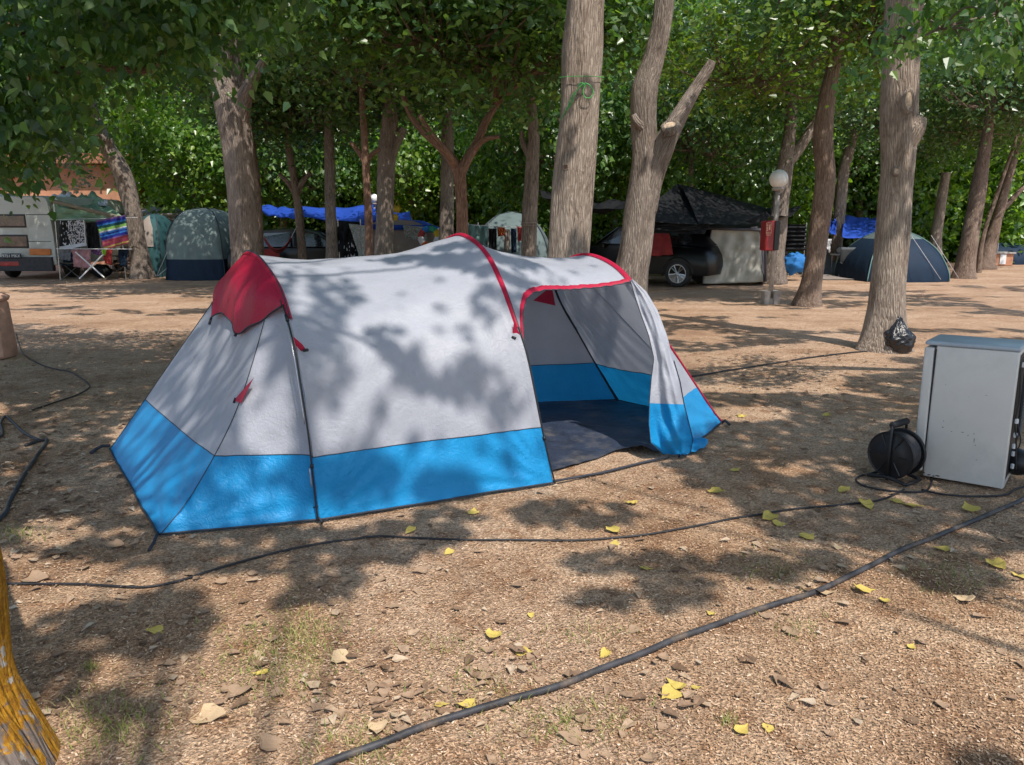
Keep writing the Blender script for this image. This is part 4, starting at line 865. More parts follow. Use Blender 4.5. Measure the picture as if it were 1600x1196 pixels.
edge_tree(6.8, 6.6, 'tree out of frame on the right with a leafy twig hanging before the knotty trunk', [[(1650, 30, 6.6, 12), (1560, 25, 6.5, 6), (1470, 45, 6.4, 4), (1420, 70, 6.4, 3)], [(1620, -30, 6.6, 10), (1450, -20, 6.5, 5)]], cl, 'leaf', .068, 34, .11)
# olive tree
p = up_(100, 25.5, 3.9); root = thing('olive_tree', 'silvery grey green olive tree standing before the orange building', 'tree', (p[0], p[1], 0)); mb = MB()
mb.tube(spline([(p[0] + .6, p[1], -.1), (p[0] + .4, p[1], 1.5), (p[0], p[1], 3.0), (p[0] - .3, p[1], 4.6)], 6), np.linspace(.1, .03, 19), 8, rough=.1); mb.build('trunk', M['bark_grey'], root, smooth=True, rest=True)
K = 60; d = r2.randn(K, 3) * np.array([.5, .5, .9]); d[:, 0] -= d[:, 2] * .45; V, F = leafcloud(np.array(p) + d, 45, .16, .09, r2, .1)
mk('crown', V, F, M['leaf_olive'], root, smooth=False)
# ---------------------------------------------------------------- things on the far side of the pitch
def bx(px0, px1, Y): return A(px0, 348, Y).x, A(px1, 348, Y).x
def zat(py, Y): return A(800, py, Y).z
def cloth(corners, nu=26, nv=20, sag=.12, rip=.02, sd=0, scal=0):
    """cloth between four corners (a b along the top, d c along the bottom)"""
    a, b, c, d = [Vector(q) for q in corners]; n = (b - a).cross(d - a).normalized(); P = []
    for i in range(nu):
        u = i / (nu - 1); col = []
        for j in range(nv):
            v = j / (nv - 1); p = a.lerp(b, u).lerp(d.lerp(c, u), v); s = 16 * u * (1-u) * v * (1-v)
            p = p + Vector((0, 0, -sag * s - sag * .6 * 4 * u * (1 - u))) + n * rip * (math.sin(u * 19 + v * 5 + sd) * .6 + noise.noise(Vector((u * 5, v * 5, sd))) * 1.6)
            if scal and j == nv - 1: p.z -= scal * abs(math.sin(u * 9))
            col.append(p)
        P.append(col)
    return P
def solid(o, t=.006):
    md = o.modifiers.new('thickness', 'SOLIDIFY'); md.thickness = t; md.offset = 0; return o
def cl_obj(name, label, cat, corners, mat, group=None, sag=.12, rip=.03, sd=0, parent=None, scal=0, nu=26, nv=20):
    mb = MB(); mb.grid(cloth(corners, nu, nv, sag, rip, sd, scal)); o = mb.build(name, M[mat], parent, smooth=True, origin=None if parent else tuple(corners[3])); solid(o)
    if not parent: tagp(o, label, cat, group)
    return o
def pxc(L, Y): return [A(x, y, (Y[i] if hasattr(Y, '__len__') else Y)) for i, (x, y) in enumerate(L)]
def rope(par, a, b, r=.006, mat='whitec', nm='guy_line', sag=0):
    mb = MB(); a, b = Vector(a), Vector(b); mb.tube([a, a.lerp(b, .5) - Vector((0, 0, sag)), b], r, 5); return mb.build(nm, M[mat], par, smooth=True)
# --- building at the far left
Y = 30; x0, x1 = -34, A(205, 348, Y).x; zt = zat(258, Y)
M['render_orange'] = plain('orange_render', (.50, .24, .14), .9, var=.18, scale=1.4, bst=.3, dirt=(.34, .18, .12))
M['roof_tile'] = plain('roof_edge', (.35, .15, .09), .85, var=.3, scale=6)
b = thing('campsite_building', 'orange rendered low building with a dark window behind the camper van', 'building', ((x0 + x1) / 2, Y + 3, 0)); mb = MB()
zw0, zw1, wx0, wx1 = zat(276, Y), zat(262, Y), A(3, 348, Y).x, A(28, 348, Y).x
mb.box(((x0 + wx0) / 2, Y + .15, zt / 2), (wx0 - x0, .3, zt)); mb.box(((wx1 + x1) / 2, Y + .15, zt / 2), (x1 - wx1, .3, zt)); mb.box(((wx0 + wx1) / 2, Y + .15, zw0 / 2), (wx1 - wx0, .3, zw0)); mb.box(((wx0 + wx1) / 2, Y + .15, (zt + zw1) / 2), (wx1 - wx0, .3, zt - zw1))
mb.box((x1 - .15, Y + 3.3, zt / 2), (.3, 6, zt - .01)); mb.box(((x0 + x1) / 2, Y + 6.4, zt / 2 - .01), (x1 - x0, .2, zt - .02)); mb.build('wall', M['render_orange'], b)
mb = MB(); mb.box(((x0 + x1) / 2, Y + 3.1, zt + .12), (x1 - x0 + .9, 7.3, .2)); mb.box(((x0 + x1) / 2, Y + 3.1, zt + .3), (x1 - x0 + .5, 6.7, .2)); mb.build('roof', M['roof_tile'], b)
mb = MB(); f = .06
for q in (wx0 + f/2, (wx0 + wx1)/2, wx1 - f/2): mb.box((q, Y + .12, (zw0 + zw1) / 2), (f, .08, zw1 - zw0))
for q in (zw0 + f/2, zw1 - f/2): mb.box(((wx0 + wx1)/2, Y + .118, q), (wx1 - wx0 - .001, .07, f))
wn = mb.build('window', M['roof_tile'], b); mb = MB(); mb.box(((wx0 + wx1)/2, Y + .2, (zw0 + zw1) / 2), (wx1 - wx0, .02, zw1 - zw0)); mb.build('pane', M['glass'], wn)
mb = MB(); mb.box(((wx0 + wx1)/2, Y - .05, zw0 - .04), (wx1 - wx0 + .2, .16, .07)); mb.build('sill', M['render_orange'], b)
# --- camper van, seen from the rear
Y = 22; xr = A(82, 348, Y).x; xl = xr - 2.1; cx = (xl + xr) / 2; zt = zat(306, Y)
M['van'] = plain('van_paint', (.45, .47, .43), .38, var=.06, scale=2, dirt=(.28, .27, .23)); M['amber'] = plain('amber_lens', (.5, .14, .02), .3); M['redlens'] = plain('red_lens', (.3, .015, .02), .25)
M['curtain'] = plain('curtained_glass', (.10, .055, .05), .15, var=.5, scale=5, bst=.2, spec=.8)
van = thing('camper_van', 'old white camper van seen from behind at the left edge', 'camper van', (cx, Y + 2.4, 0))
def sec(w_, z0, z1, r=.16, tp=.06):
    return [(-w_/2, z0), (-w_/2, z0 + .8), (-w_/2 + tp, z1 - r), (-w_/2 + tp + r * .3, z1 - r * .3), (-w_/2 + tp + r, z1), (w_/2 - tp - r, z1), (w_/2 - tp - r * .3, z1 - r * .3), (w_/2 - tp, z1 - r), (w_/2, z0 + .8), (w_/2, z0)]
mb = MB(); S = [(Y, sec(2.06, .42, zt - .03)), (Y + .07, sec(2.1, .40, zt)), (Y + 4.2, sec(2.1, .40, zt)), (Y + 4.9, sec(2.0, .42, zt - .5))]; n = 10; V = [(cx + x, yy, z) for yy, s in S for x, z in s]
F = [(k*n+i, k*n+(i+1) % n, (k+1)*n+(i+1) % n, (k+1)*n+i) for k in range(3) for i in range(n)] + [tuple(range(n)), tuple(range(4*n-1, 3*n-1, -1))]
mb.add(V, F); autosmooth(mb.build('body', M['van'], van), 40)
def onv(name, px0, px1, py0, py1, mat, th=.03, par=None, out=.02):
    a, b_ = A(px0, py0, Y - out), A(px1, py1, Y - out); mb = MB(); mb.box(((a.x+b_.x)/2, Y - out + th/2 , (a.z+b_.z)/2), (abs(b_.x-a.x), th, abs(a.z-b_.z)), bev=.012); return mb.build(name, M[mat], par or van, smooth=False)
for (p0, p1, q0, q1_) in ((-30, 41, 335, 356), (-30, 45, 367, 388)):
    w_ = onv('rear_window', p0, p1, q0, q1_, 'black', .03); onv('pane', p0 + 2, p1 - 2, q0 + 2, q1_ - 2, 'curtain', .02, w_, .032)
onv('reflector', 45, 80, 389, 399, 'amber', .03, out=.03); onv('tail_light', 60, 80, 405, 414, 'redlens', .05, out=.05); onv('reflector', -5, 30, 409, 416, 'redlens', .03, out=.09)
onv('bumper', -34, 83, 402, 424, 'slatep' if 'slatep' in M else 'rubber', .16, out=.08)
onv('panel_seam', 41, 80, 335, 336.4, 'black', .01, out=.004); onv('panel_seam', 41, 80, 377, 378.2, 'black', .01, out=.004)
pl = onv('licence_plate', 2, 33, 396.5, 404, 'black', .02, out=.10)
def text(body, size, loc, mat, par, nm='lettering', rot=(math.pi/2, 0, 0), ext=.004, align='CENTER'):
    cu = bpy.data.curves.new(nm, 'FONT'); cu.body = body; cu.size = size; cu.align_x = align; cu.align_y = 'CENTER'; cu.extrude = ext
    to = bpy.data.objects.new(nm, cu); C.objects.link(to); dg = bpy.context.evaluated_depsgraph_get(); me = bpy.data.meshes.new_from_object(to.evaluated_get(dg)); bpy.data.objects.remove(to)
    me.materials.clear(); me.materials.append(M[mat]); o = bpy.data.objects.new(nm, me); C.objects.link(o); o.parent = par; o.location = Vector(loc) - org(par); o.rotation_euler = rot; ORG[o.name] = org(par); return o
pc = A(17.5, 400.3, Y - .105); text('9751 MKX', .115, (pc.x, Y - .104, pc.z), 'white', pl)
mb = MB(); mb.box((A(5, 348, Y + 1).x, Y + 1.0, zt + .05), (.7, .5, .1), bev=.03); mb.build('roof_vent', M['van'], van)
for sx_ in (-1, 1):
    for yy in (Y + 1.0, Y + 3.9):
        mb = MB(); Mx = Vector((0, 1, 0)).to_track_quat('Z', 'Y').to_matrix(); Mx = Vector((1, 0, 0)).to_track_quat('Z', 'Y').to_matrix(); mb.lathe((cx + sx_ * .88, yy, .32), [(.2, -.1), (.31, -.09), (.33, -.05), (.33, .05), (.31, .09), (.2, .1)], 24, M=Mx); mb.build('wheel', M['rubber'], van, smooth=False)
# awning beside it
ag = thing('awning', 'pale green cloth awning stretched beside the camper van', 'awning', (A(130, 348, 22).x, 22, 0))
cl_obj('canopy', '', '', pxc([(100, 306), (148, 300), (190, 339), (82, 318)], [25, 25.5, 22, 22]), 'greent', sag=.1, rip=.05, parent=ag)
cl_obj('side_cloth', '', '', pxc([(80, 320), (186, 340), (176, 346), (80, 346)], [22, 22, 22, 22]), 'greent', sag=.02, rip=.05, parent=ag)
mb = MB(); mb.tube(pxc([(80, 314), (194, 342)], 21.85), .055, 8); mb.build('front_beam', M['khaki'], ag)
for x in (84, 188):
    mb = MB(); mb.tube([A(x, 315 if x < 100 else 341, 21.9), Vector((A(x, 348, 21.9).x, 21.9, 0))], .018, 6); mb.build('pole', M['steel'], ag)
cl_obj('tarpaulin', 'white tarpaulin strip showing above the roof of the camper van', 'tarpaulin', pxc([(74, 306), (112, 301), (106, 312), (84, 313)], [24, 24, 23.6, 23.6]), 'whitec', sag=.02)
cl_obj('tarpaulin', 'small white tarpaulin corner above the striped towel', 'tarpaulin', pxc([(150, 318), (166, 312), (168, 322), (156, 321)], [24, 24, 23.6, 23.6]), 'whitec', sag=.02)
tb = thing('tarp_roof', 'grey brown tarpaulin roof spanning behind the pale dome tent', 'tarpaulin', (A(230, 348, 27).x, 27, 0))
cl_obj('roof_sheet', '', '', pxc([(165, 322), (300, 322), (320, 334), (160, 333)], [28, 28.5, 25.5, 25.5]), 'tarpgrey', sag=.12, rip=.06, parent=tb)
cl_obj('front_edge', '', '', pxc([(160, 332), (280, 335), (275, 345), (225, 342)], 25.4), 'khaki', sag=.03, rip=.04, parent=tb)
cl_obj('back_wall', '', '', pxc([(150, 336), (300, 336), (300, 385), (150, 410)], 27.5), 'brownc', sag=.03, rip=.08, parent=tb)
for x in (168, 296):
    mb = MB(); mb.tube([A(x, 324, 27), Vector((A(x, 348, 27).x, 27, 0))], .025, 6); mb.build('pole', M['steel'], tb)
# towels on a line
def towel(name, label, cat, C4, Yt, mats_, nb, fn, sd=0, group=None, swap=False):
    P = cloth(pxc(C4, Yt), 60, 96, .0, .03, sd); mb = MB(); mb.grid(P, mf=fn); o = mb.build(name, [M[m] for m in mats_], smooth=True, origin=tuple(pxc(C4, Yt)[3])); solid(o, .01); tagp(o, label, cat, group); return o
def bw(i, j):
    j = j // 2
    if j > 40 or i > 55: return 1
    if i < 5: return 0
    q = noise.noise(Vector((i * .21, j * .3, 3))); q2 = noise.noise(Vector((i * .32, j * .2, 9)))
    return 1 if (.08 < abs(q) < .22 and i > 20) or (q2 > .33) else 0
tw = towel('towel', 'black towel with white scribble pattern hanging by the camper van', 'towel', [(91, 345), (131, 344), (136, 384), (94, 392)], 21.6, ['blacknet', 'whitec'], 0, bw, 1)
STR = ['purple', 'navyb', 'navyb', 'skyb', 'greenst', 'greenst', 'limec', 'limec', 'whitec', 'skyb', 'navyb', 'skyb', 'navyb', 'navyb', 'purple', 'redc', 'orangec', 'redc', 'redc', 'yellowc', 'redc']
fab('navyb', (.01, .02, .22)); fab('greenst', (.01, .1, .03)); uq = sorted(set(STR)); SI = [uq.index(s) for s in STR]
towel('towel', 'rainbow striped towel hanging askew beside the leaning trunk', 'towel', [(150, 345), (196, 336), (201, 380), (162, 391)], 21.5, uq, 0, lambda i, j: SI[min(20, int(j / 95 * 21))] if j % 4 != 3 else uq.index('navyb'), 4)
ln = thing('washing_line', 'thin cord strung between camper van awning and leaning trunk', 'cord', tuple(A(82, 346, 21.6))); rope(ln, A(82, 344, 21.6), A(215, 340, 21.8), .008, nm='cord')
towel('towel', 'plain dark cloth hanging between the patterned and striped towels', 'towel', [(134, 348), (152, 347), (158, 388), (138, 390)], 21.8, ['blacknet'], 0, lambda i, j: 0, 7)
# drying rack
rk = thing('drying_rack', 'white folding drying rack with crossed legs beside the camper van', 'drying rack', (A(135, 348, 21.2).x, 21.2, 0)); mb = MB()
for dy in (0, .5):
    for q_ in ((124, 436, 163, 396), (163, 434, 118, 394)):
        mb = MB(); mb.tube([A(q_[0], q_[1], 21.2 + dy), A(q_[2], q_[3], 21.2 + dy)], .02, 6); mb.build('leg', M['white'], rk)
mb = MB()
for k in range(7): mb.tube([A(88, 389, 21.1 + k * .1), A(206, 389.5, 21.1 + k * .1)], .009, 5)
mb.tube([A(88, 389, 21.1), A(88, 389, 21.7)], .012, 5); mb.tube([A(206, 389.5, 21.1), A(206, 389.5, 21.7)], .012, 5); mb.build('rail_frame', M['white'], rk)
for (x0, x1, y1, m_, Yk, lab) in ((112, 142, 420, 'pinkc', 21.25, 'dusty pink cloth drying on the white rack'), (90, 112, 408, 'slate', 21.3, 'grey patterned cloth drying at the rack left end'), (142, 160, 400, 'purple', 21.4, 'short purple cloth drying on the rack'), (158, 166, 400, 'limec', 21.15, 'lime green cloth hung on the corner of the rack'), (160, 176, 414, 'redc', 21.5, 'red cloth drying right of the lime green one'), (184, 200, 418, 'navy', 21.7, 'dark navy cloth at the right end of the rack')):
    cl_obj('drying_cloth', lab, 'laundry', pxc([(x0, 390), (x1, 390), (x1 - 2, y1), (x0 + 3, y1 - 3)], Yk), m_, 'laundry on the drying rack', sag=.0, rip=.04, sd=x0, nu=14, nv=14)
def chair(label, c, rz, m_, group='camping chairs'):
    r_ = thing('camping_chair', label, 'chair', tuple(c), group); Mz = lambda p: Vector((p[0]*math.cos(rz)-p[1]*math.sin(rz), p[0]*math.sin(rz)+p[1]*math.cos(rz), p[2])) + Vector(c)
    for a, b_ in (((-.25, -.25, 0), (.25, .2, .45)), ((.25, -.25, 0), (-.25, .2, .45)), ((-.25, .25, 0), (-.25, -.2, .62)), ((.25, .25, 0), (.25, -.2, .62))):
        mb = MB(); mb.tube([Mz(a), Mz(b_)], .013, 6); mb.build('leg', M['steel'], r_)
    mb = MB(); mb.grid([[Mz((x, y, .44 - .05 * (1 - (x / .25) ** 2))) for y in np.linspace(-.23, .2, 6)] for x in np.linspace(-.25, .25, 8)]); solid(mb.build('seat', M[m_], r_, smooth=True), .015)
    mb = MB(); mb.grid([[Mz((x, .2 + z * .25, .46 + z - .0)) for z in np.linspace(0, .42, 6)] for x in np.linspace(-.25, .25, 8)]); solid(mb.build('backrest', M[m_], r_, smooth=True), .015)
    for sx_ in (-.27, .27):
        mb = MB(); mb.box(Mz((sx_, 0, .63)), (.05, .45, .03), rz=rz, bev=.008); mb.build('armrest', M['black'], r_)
    return r_
g0 = lambda x, Y: Vector((A(x, 348, Y).x, Y, 0))
chair('dark folding camping chair under the awning, by the drying rack', g0(103, 22.2), .4, 'navy'); chair('brown folding camping chair behind the drying rack', g0(178, 22.6), -.5, 'brownc'); chair('black camping chair half behind the leaning trunk', g0(194, 22.9), .2, 'blacknet')
chair('dark camping chair before the left hand blue tarp', g0(424, 21), .6, 'redc'); chair('black camping chair in the dark under the right hand tarps', g0(1236, 24), .5, 'blacknet')
mb = MB(); rb = random.Random(9); mb.sphere(g0(150, 22.6) + Vector((0, 0, .2)), .26, 18, sc=(1.1, .7, .75), disp=lambda d: .25 * noise.noise(d * 2.5)); o = mb.build('bag', M['blacknet'], smooth=True, origin=tuple(g0(150, 22.6))); tagp(o, 'dark slumped bag on the ground behind the drying rack', 'bag')
# --- dome / frame tents
def dome(name, label, cx, Y, w_, d, h, mlow, mtop, zs, group='other tents on the campsite', ex=.6, rz=0, polem='t_pipe', guys=(), door=None, flat=1.0, nz=28):
    r_ = thing('camping_tent', label, 'tent', (cx, Y, 0), group); P = []; ca, sa = math.cos(rz), math.sin(rz)
    def pt(a, s):
        s = max(0, min(1, s)); rr = (1 - s ** (1.7 + flat)) ** ex if s < 1 else 0.0; sq = 1 / max(abs(math.cos(a)), abs(math.sin(a))) ** .62
        x, y = math.cos(a) * rr * w_ / 2 * sq, math.sin(a) * rr * d / 2 * sq; k = 1 + .02 * math.sin(a * 23 + s * 9) * (1 - s) 
        return Vector((cx + (x * ca - y * sa) * k, Y + (x * sa + y * ca) * k, s * h + .0))
    na = 64; ss = sorted(set(list(np.linspace(0, 1, nz)) + [zs / h])); 
    for i in range(na + 1): P.append([pt(2 * math.pi * i / na, s) for s in ss])
    mb = MB(); mb.grid(P, mf=lambda i, j: 1 if ss[j] < zs / h - 1e-6 else 0); mb.build('flysheet', [M[mtop], M[mlow]], r_, smooth=True)
    for q in range(4):
        a = math.pi / 4 + q * math.pi / 2; mb = MB(); mb.tube([pt(a, s) + Vector((math.cos(a), math.sin(a), .3)).normalized() * .012 for s in np.linspace(0, .999, 16)], .016, 6); mb.build('pole_sleeve', M[polem], r_, smooth=True)
    for (g1, g2) in guys: rope(r_, g1, g2, .007)
    if door:
        a0, a1_, s0, s1, dm = door; Pd = [[pt(a0 + (a1_ - a0) * i / 12, s0 + (s1 - s0) * j / 12 * math.sin(math.pi * (.12 + .76 * i / 12)) ** .5) * 1.0 + Vector((0, -.03, .0)) for j in range(13)] for i in range(13)]
        mb = MB(); mb.grid(Pd); mb.build('door_panel', M[dm], r_, smooth=True)
    return r_
xa = A(245, 348, 23.6).x; dome('t', 'narrow dark teal tent with a cream window, right of the leaning trunk', A(243, 348, 23.8).x, 23.8, .95, 1.8, zat(334, 23.8), 'teal', 'teal', .5, ex=.42, guys=[(A(228, 400, 23), A(244, 432, 22.6))], door=(4.15, 5.25, .48, .97, 'beige'))
dome('t', 'pale grey green dome tent with a navy skirt and sun flecks', A(322, 348, 22.8).x, 22.8, 1.85, 2.4, zat(325, 22.6), 'navy', 'paleteal', .58, ex=.36, guys=[(A(284, 342, 22), A(245, 431, 21.6)), (A(284, 400, 22), A(246, 432, 21.6))], flat=1.2)
dome('t', 'grey dome tent with dark poles behind the corded trunk', A(800, 348, 20).x, 20, 2.15, 2.4, zat(331, 20), 'slate', 'greyteal', .6, ex=.5, guys=[])
wbk = thing('windbreak', 'pale teal vertical striped windbreak left of the grey dome tent', 'windbreak', (A(745, 348, 19).x, 19, 0)); cl_obj('sheet', '', '', pxc([(731, 350), (763, 354), (763, 420), (731, 420)], 19), 'mint', sag=0, rip=.06, parent=wbk)
for x in (731, 747, 763):
    mb = MB(); mb.tube([A(x, 348, 19.02), g0(x, 19.02)], .016, 6); mb.build('stake', M['steel'], wbk)
for (x0, x1, y0, y1, m_, lab) in ((763, 776, 357, 398, 'blacknet', 'black garment hanging at the grey dome tent left side'), (777, 789, 355, 368, 'orangec', 'bunched orange garment hanging on the grey dome tent'), (787, 797, 358, 392, 'beige', 'beige towel hanging beside the orange garment'), (798, 807, 357, 394, 'navy', 'dark garment hanging just left of the corded trunk'), (808, 815, 354, 376, 'redc', 'red garment hanging against the corded trunk')):
    cl_obj('hanging_garment', lab, 'laundry', pxc([(x0, y0), (x1, y0 + 1), (x1, y1), (x0 + 1, y1 + 2)], 18.6), m_, 'clothes hanging on the grey dome tent', sag=0, rip=.06, sd=x0, nu=12, nv=12)
ln2 = thing('washing_line', 'cord carrying clothes in front of the grey dome tent', 'cord', tuple(A(740, 352, 18.6))); rope(ln2, A(738, 352, 18.6), A(822, 356, 18.6), .008, nm='cord')
dome('t', 'dark blue dome tent with a pale teal roof behind the knotty trunk', A(1404, 348, 22).x, 22.3, 2.5, 2.6, zat(358, 21.8), 'navy', 'greyteal', 1.14, ex=.66, guys=[(A(1455, 368, 21), A(1498, 435, 20.6)), (A(1425, 370, 20.9), A(1470, 437, 20.4))], flat=.5, polem='mint')
dome('t', 'small navy dome tent far off at the right edge', A(1568, 348, 31).x, 31, 2.3, 2.4, zat(379, 31), 'navy', 'slate', .9, ex=.5)
dome('t', 'dark grey triangular tent between two trunks under the blue tarp', A(1288, 348, 25).x, 25, 1.3, 1.8, zat(380, 25), 'slate', 'slate', .4, ex=.85, flat=-.2)
# --- blue tarpaulins
cl_obj('tarpaulin', 'bright blue tarpaulin hung behind the small forked trunk', 'tarpaulin', pxc([(400, 318), (478, 324), (466, 340), (412, 334)], [26, 25, 23.4, 23.4]), 'tarpblue', 'blue tarpaulins strung between the trees', sag=.10, rip=.03)
cl_obj('tarpaulin', 'long sagging blue tarpaulin left of the globe lamp', 'tarpaulin', pxc([(470, 322), (588, 318), (586, 344), (472, 338)], [26, 26, 23, 23]), 'tarpblue', 'blue tarpaulins strung between the trees', sag=.16, rip=.035, sd=3)
cl_obj('tarpaulin', 'folded dark blue tarpaulin right of the broad grey trunk', 'tarpaulin', pxc([(560, 330), (640, 331), (645, 350), (556, 348)], [24.5, 24.5, 22.5, 22.5]), 'tarpblue', 'blue tarpaulins strung between the trees', sag=.10, rip=.03, sd=6)
cl_obj('tarpaulin', 'bright blue tarpaulin with tasselled edge left of the knotty trunk', 'tarpaulin', pxc([(1318, 336), (1385, 339), (1380, 362), (1316, 370)], [25.5, 25.5, 23, 23]), 'tarpblue', 'blue tarpaulins strung between the trees', sag=.10, rip=.035, sd=8, scal=.06)
cl_obj('tarpaulin', 'small blue tarpaulin piece between the two trunks right of the lamp post', 'tarpaulin', pxc([(1288, 344), (1308, 342), (1306, 366), (1286, 362)], [24.4, 24.4, 23.4, 23.4]), 'tarpblue', 'blue tarpaulins strung between the trees', sag=.05, rip=.06, sd=2)
# --- tent with blue roof and coloured cloth
bt = thing('camping_tent', 'beige frame tent with a blue roof behind the middle arch', 'tent', (A(645, 348, 22).x, 22, 0), 'other tents on the campsite'); xs0, xs1 = bx(560, 686, 22); mb = MB()
pr = [(xs0, 0), (xs0, zat(352, 22)), (A(612, 348, 22).x, zat(343, 22)), (A(645, 348, 22).x, zat(345, 22)), (A(676, 348, 22).x, zat(358, 22)), (xs1, zat(375, 22)), (A(694, 348, 22).x, 0)]
def fm2(i, j): return 1 if 1 <= j <= 3 else 0
PP = [[(x + (.0 if i else .0), 22 + i * .25, z * (1 - .0 * i)) for x, z in pr] for i in range(11)]
mb.grid(PP, mf=fm2); mb.add([(x, 22, z) for x, z in pr], [tuple(range(7))], 0); mb.add([(x, 24.5, z) for x, z in pr], [tuple(range(6, -1, -1))], 0); mb.build('flysheet', [M['beige'], M['tarpblue']], bt)
cl_obj('roof_valance', '', '', pxc([(560, 350), (678, 352), (684, 360), (560, 358)], 21.9), 'tarpblue', sag=.02, rip=.04, parent=bt)
MC = ['whitec', 'beige', 'mintg', 'redc', 'orangec', 'skyb']; fab('mintg', (.05, .35, .2))
def multi(sd, wts):
    def f(i, j):
        q = noise.noise(Vector((i * .35, j * .35, sd))) + .5 * noise.noise(Vector((i * .8, j * .8, sd + 5))); k = int((q + .75) / 1.5 * len(wts)); return wts[max(0, min(len(wts) - 1, k))]
    return f
towel('patterned_cloth', 'white, green and red patterned cloth hanging slanting by the thin reddish trunk', 'cloth', [(545, 350), (574, 353), (574, 402), (562, 402)], 20.6, MC, 0, multi(2, [3, 0, 0, 1, 0, 2, 2]), 2)
towel('patterned_cloth', 'multicoloured patchwork cloth on the right side of the blue roofed tent', 'cloth', [(630, 352), (664, 355), (668, 380), (632, 372)], 21.7, MC, 0, multi(7, [1, 1, 4, 1, 2, 0, 5, 1]), 5)
fl = thing('beach_float', 'rainbow coloured inflatable ring lying at the blue roofed tent', 'inflatable', tuple(A(671, 372, 20.6))); c0 = A(671, 371, 20.6)
for k, m_ in enumerate(['yellowc', 'mintg', 'skyb', 'redc', 'whitec', 'orangec', 'redc', 'whitec']):
    mb = MB(); mb.tube([c0 + Vector((.22 * math.cos(t), .05 * math.sin(t), .22 * math.sin(t))) for t in np.linspace(k * .785, (k + 1) * .785, 7)], .085, 10); mb.build('coloured_segment', M[m_], fl, smooth=True)
for x, y, lab in ((620, 327, 'yellow bag hanging above the blue roofed tent'), (616, 340, 'yellow bag hanging just below the other yellow bag')):
    mb = MB(); q = A(x, y, 21); mb.sphere(q, .09, 14, sc=(1.3, .6, 1), disp=lambda d: .3 * noise.noise(d * 3 + Vector((x, 0, 0)))); mb.tube([q + Vector((-.08, 0, .06)), q + Vector((0, 0, .2)), q + Vector((.08, 0, .06))], .01, 5); o = mb.build('hanging_bag', M['yellowc'], smooth=True, origin=tuple(q)); tagp(o, lab, 'bag', 'yellow hanging bags')
# dark windbreak with pale drawing
wb = thing('windbreak', 'dark windbreak with pale scribbles right of the straight grey trunk', 'windbreak', (A(540, 348, 21).x, 21, 0)); P = cloth(pxc([(528, 345), (562, 347), (566, 408), (528, 408)], 21), 40, 40, 0, .05, 3); mb = MB(); mb.grid(P, mf=lambda i, j: 1 if (j > 20 and i > 8 and noise.noise(Vector((i * .45, j * .28, 4))) > .3) else 0); solid(mb.build('sheet', [M['blacknet'], M['whitec']], wb, smooth=True))
for x in (528, 563):
    mb = MB(); mb.tube([A(x, 343, 21.02), g0(x, 21.02)], .016, 6); mb.build('stake', M['steel'], wb)
cr = thing('hammock', 'red striped hammock chair hanging low in front of the black car', 'hammock', tuple(A(430, 360, 19.6)))
P = [[A(413 + 42 * u, 362 + 34 * math.sin(math.pi * (.1 + .8 * u)) ** .8 + v * 6 - 6, 19.6 + .35 * v) for v in np.linspace(0, 1, 6)] for u in np.linspace(0, 1, 20)]
mb = MB(); mb.grid(P, mf=lambda i, j: j % 2); solid(mb.build('sling', [M['redc'], M['blacknet']], cr, smooth=True)); rope(cr, A(413, 372, 19.7), A(404, 330, 19.2), .008); rope(cr, A(455, 372, 19.7), A(468, 345, 20), .008)
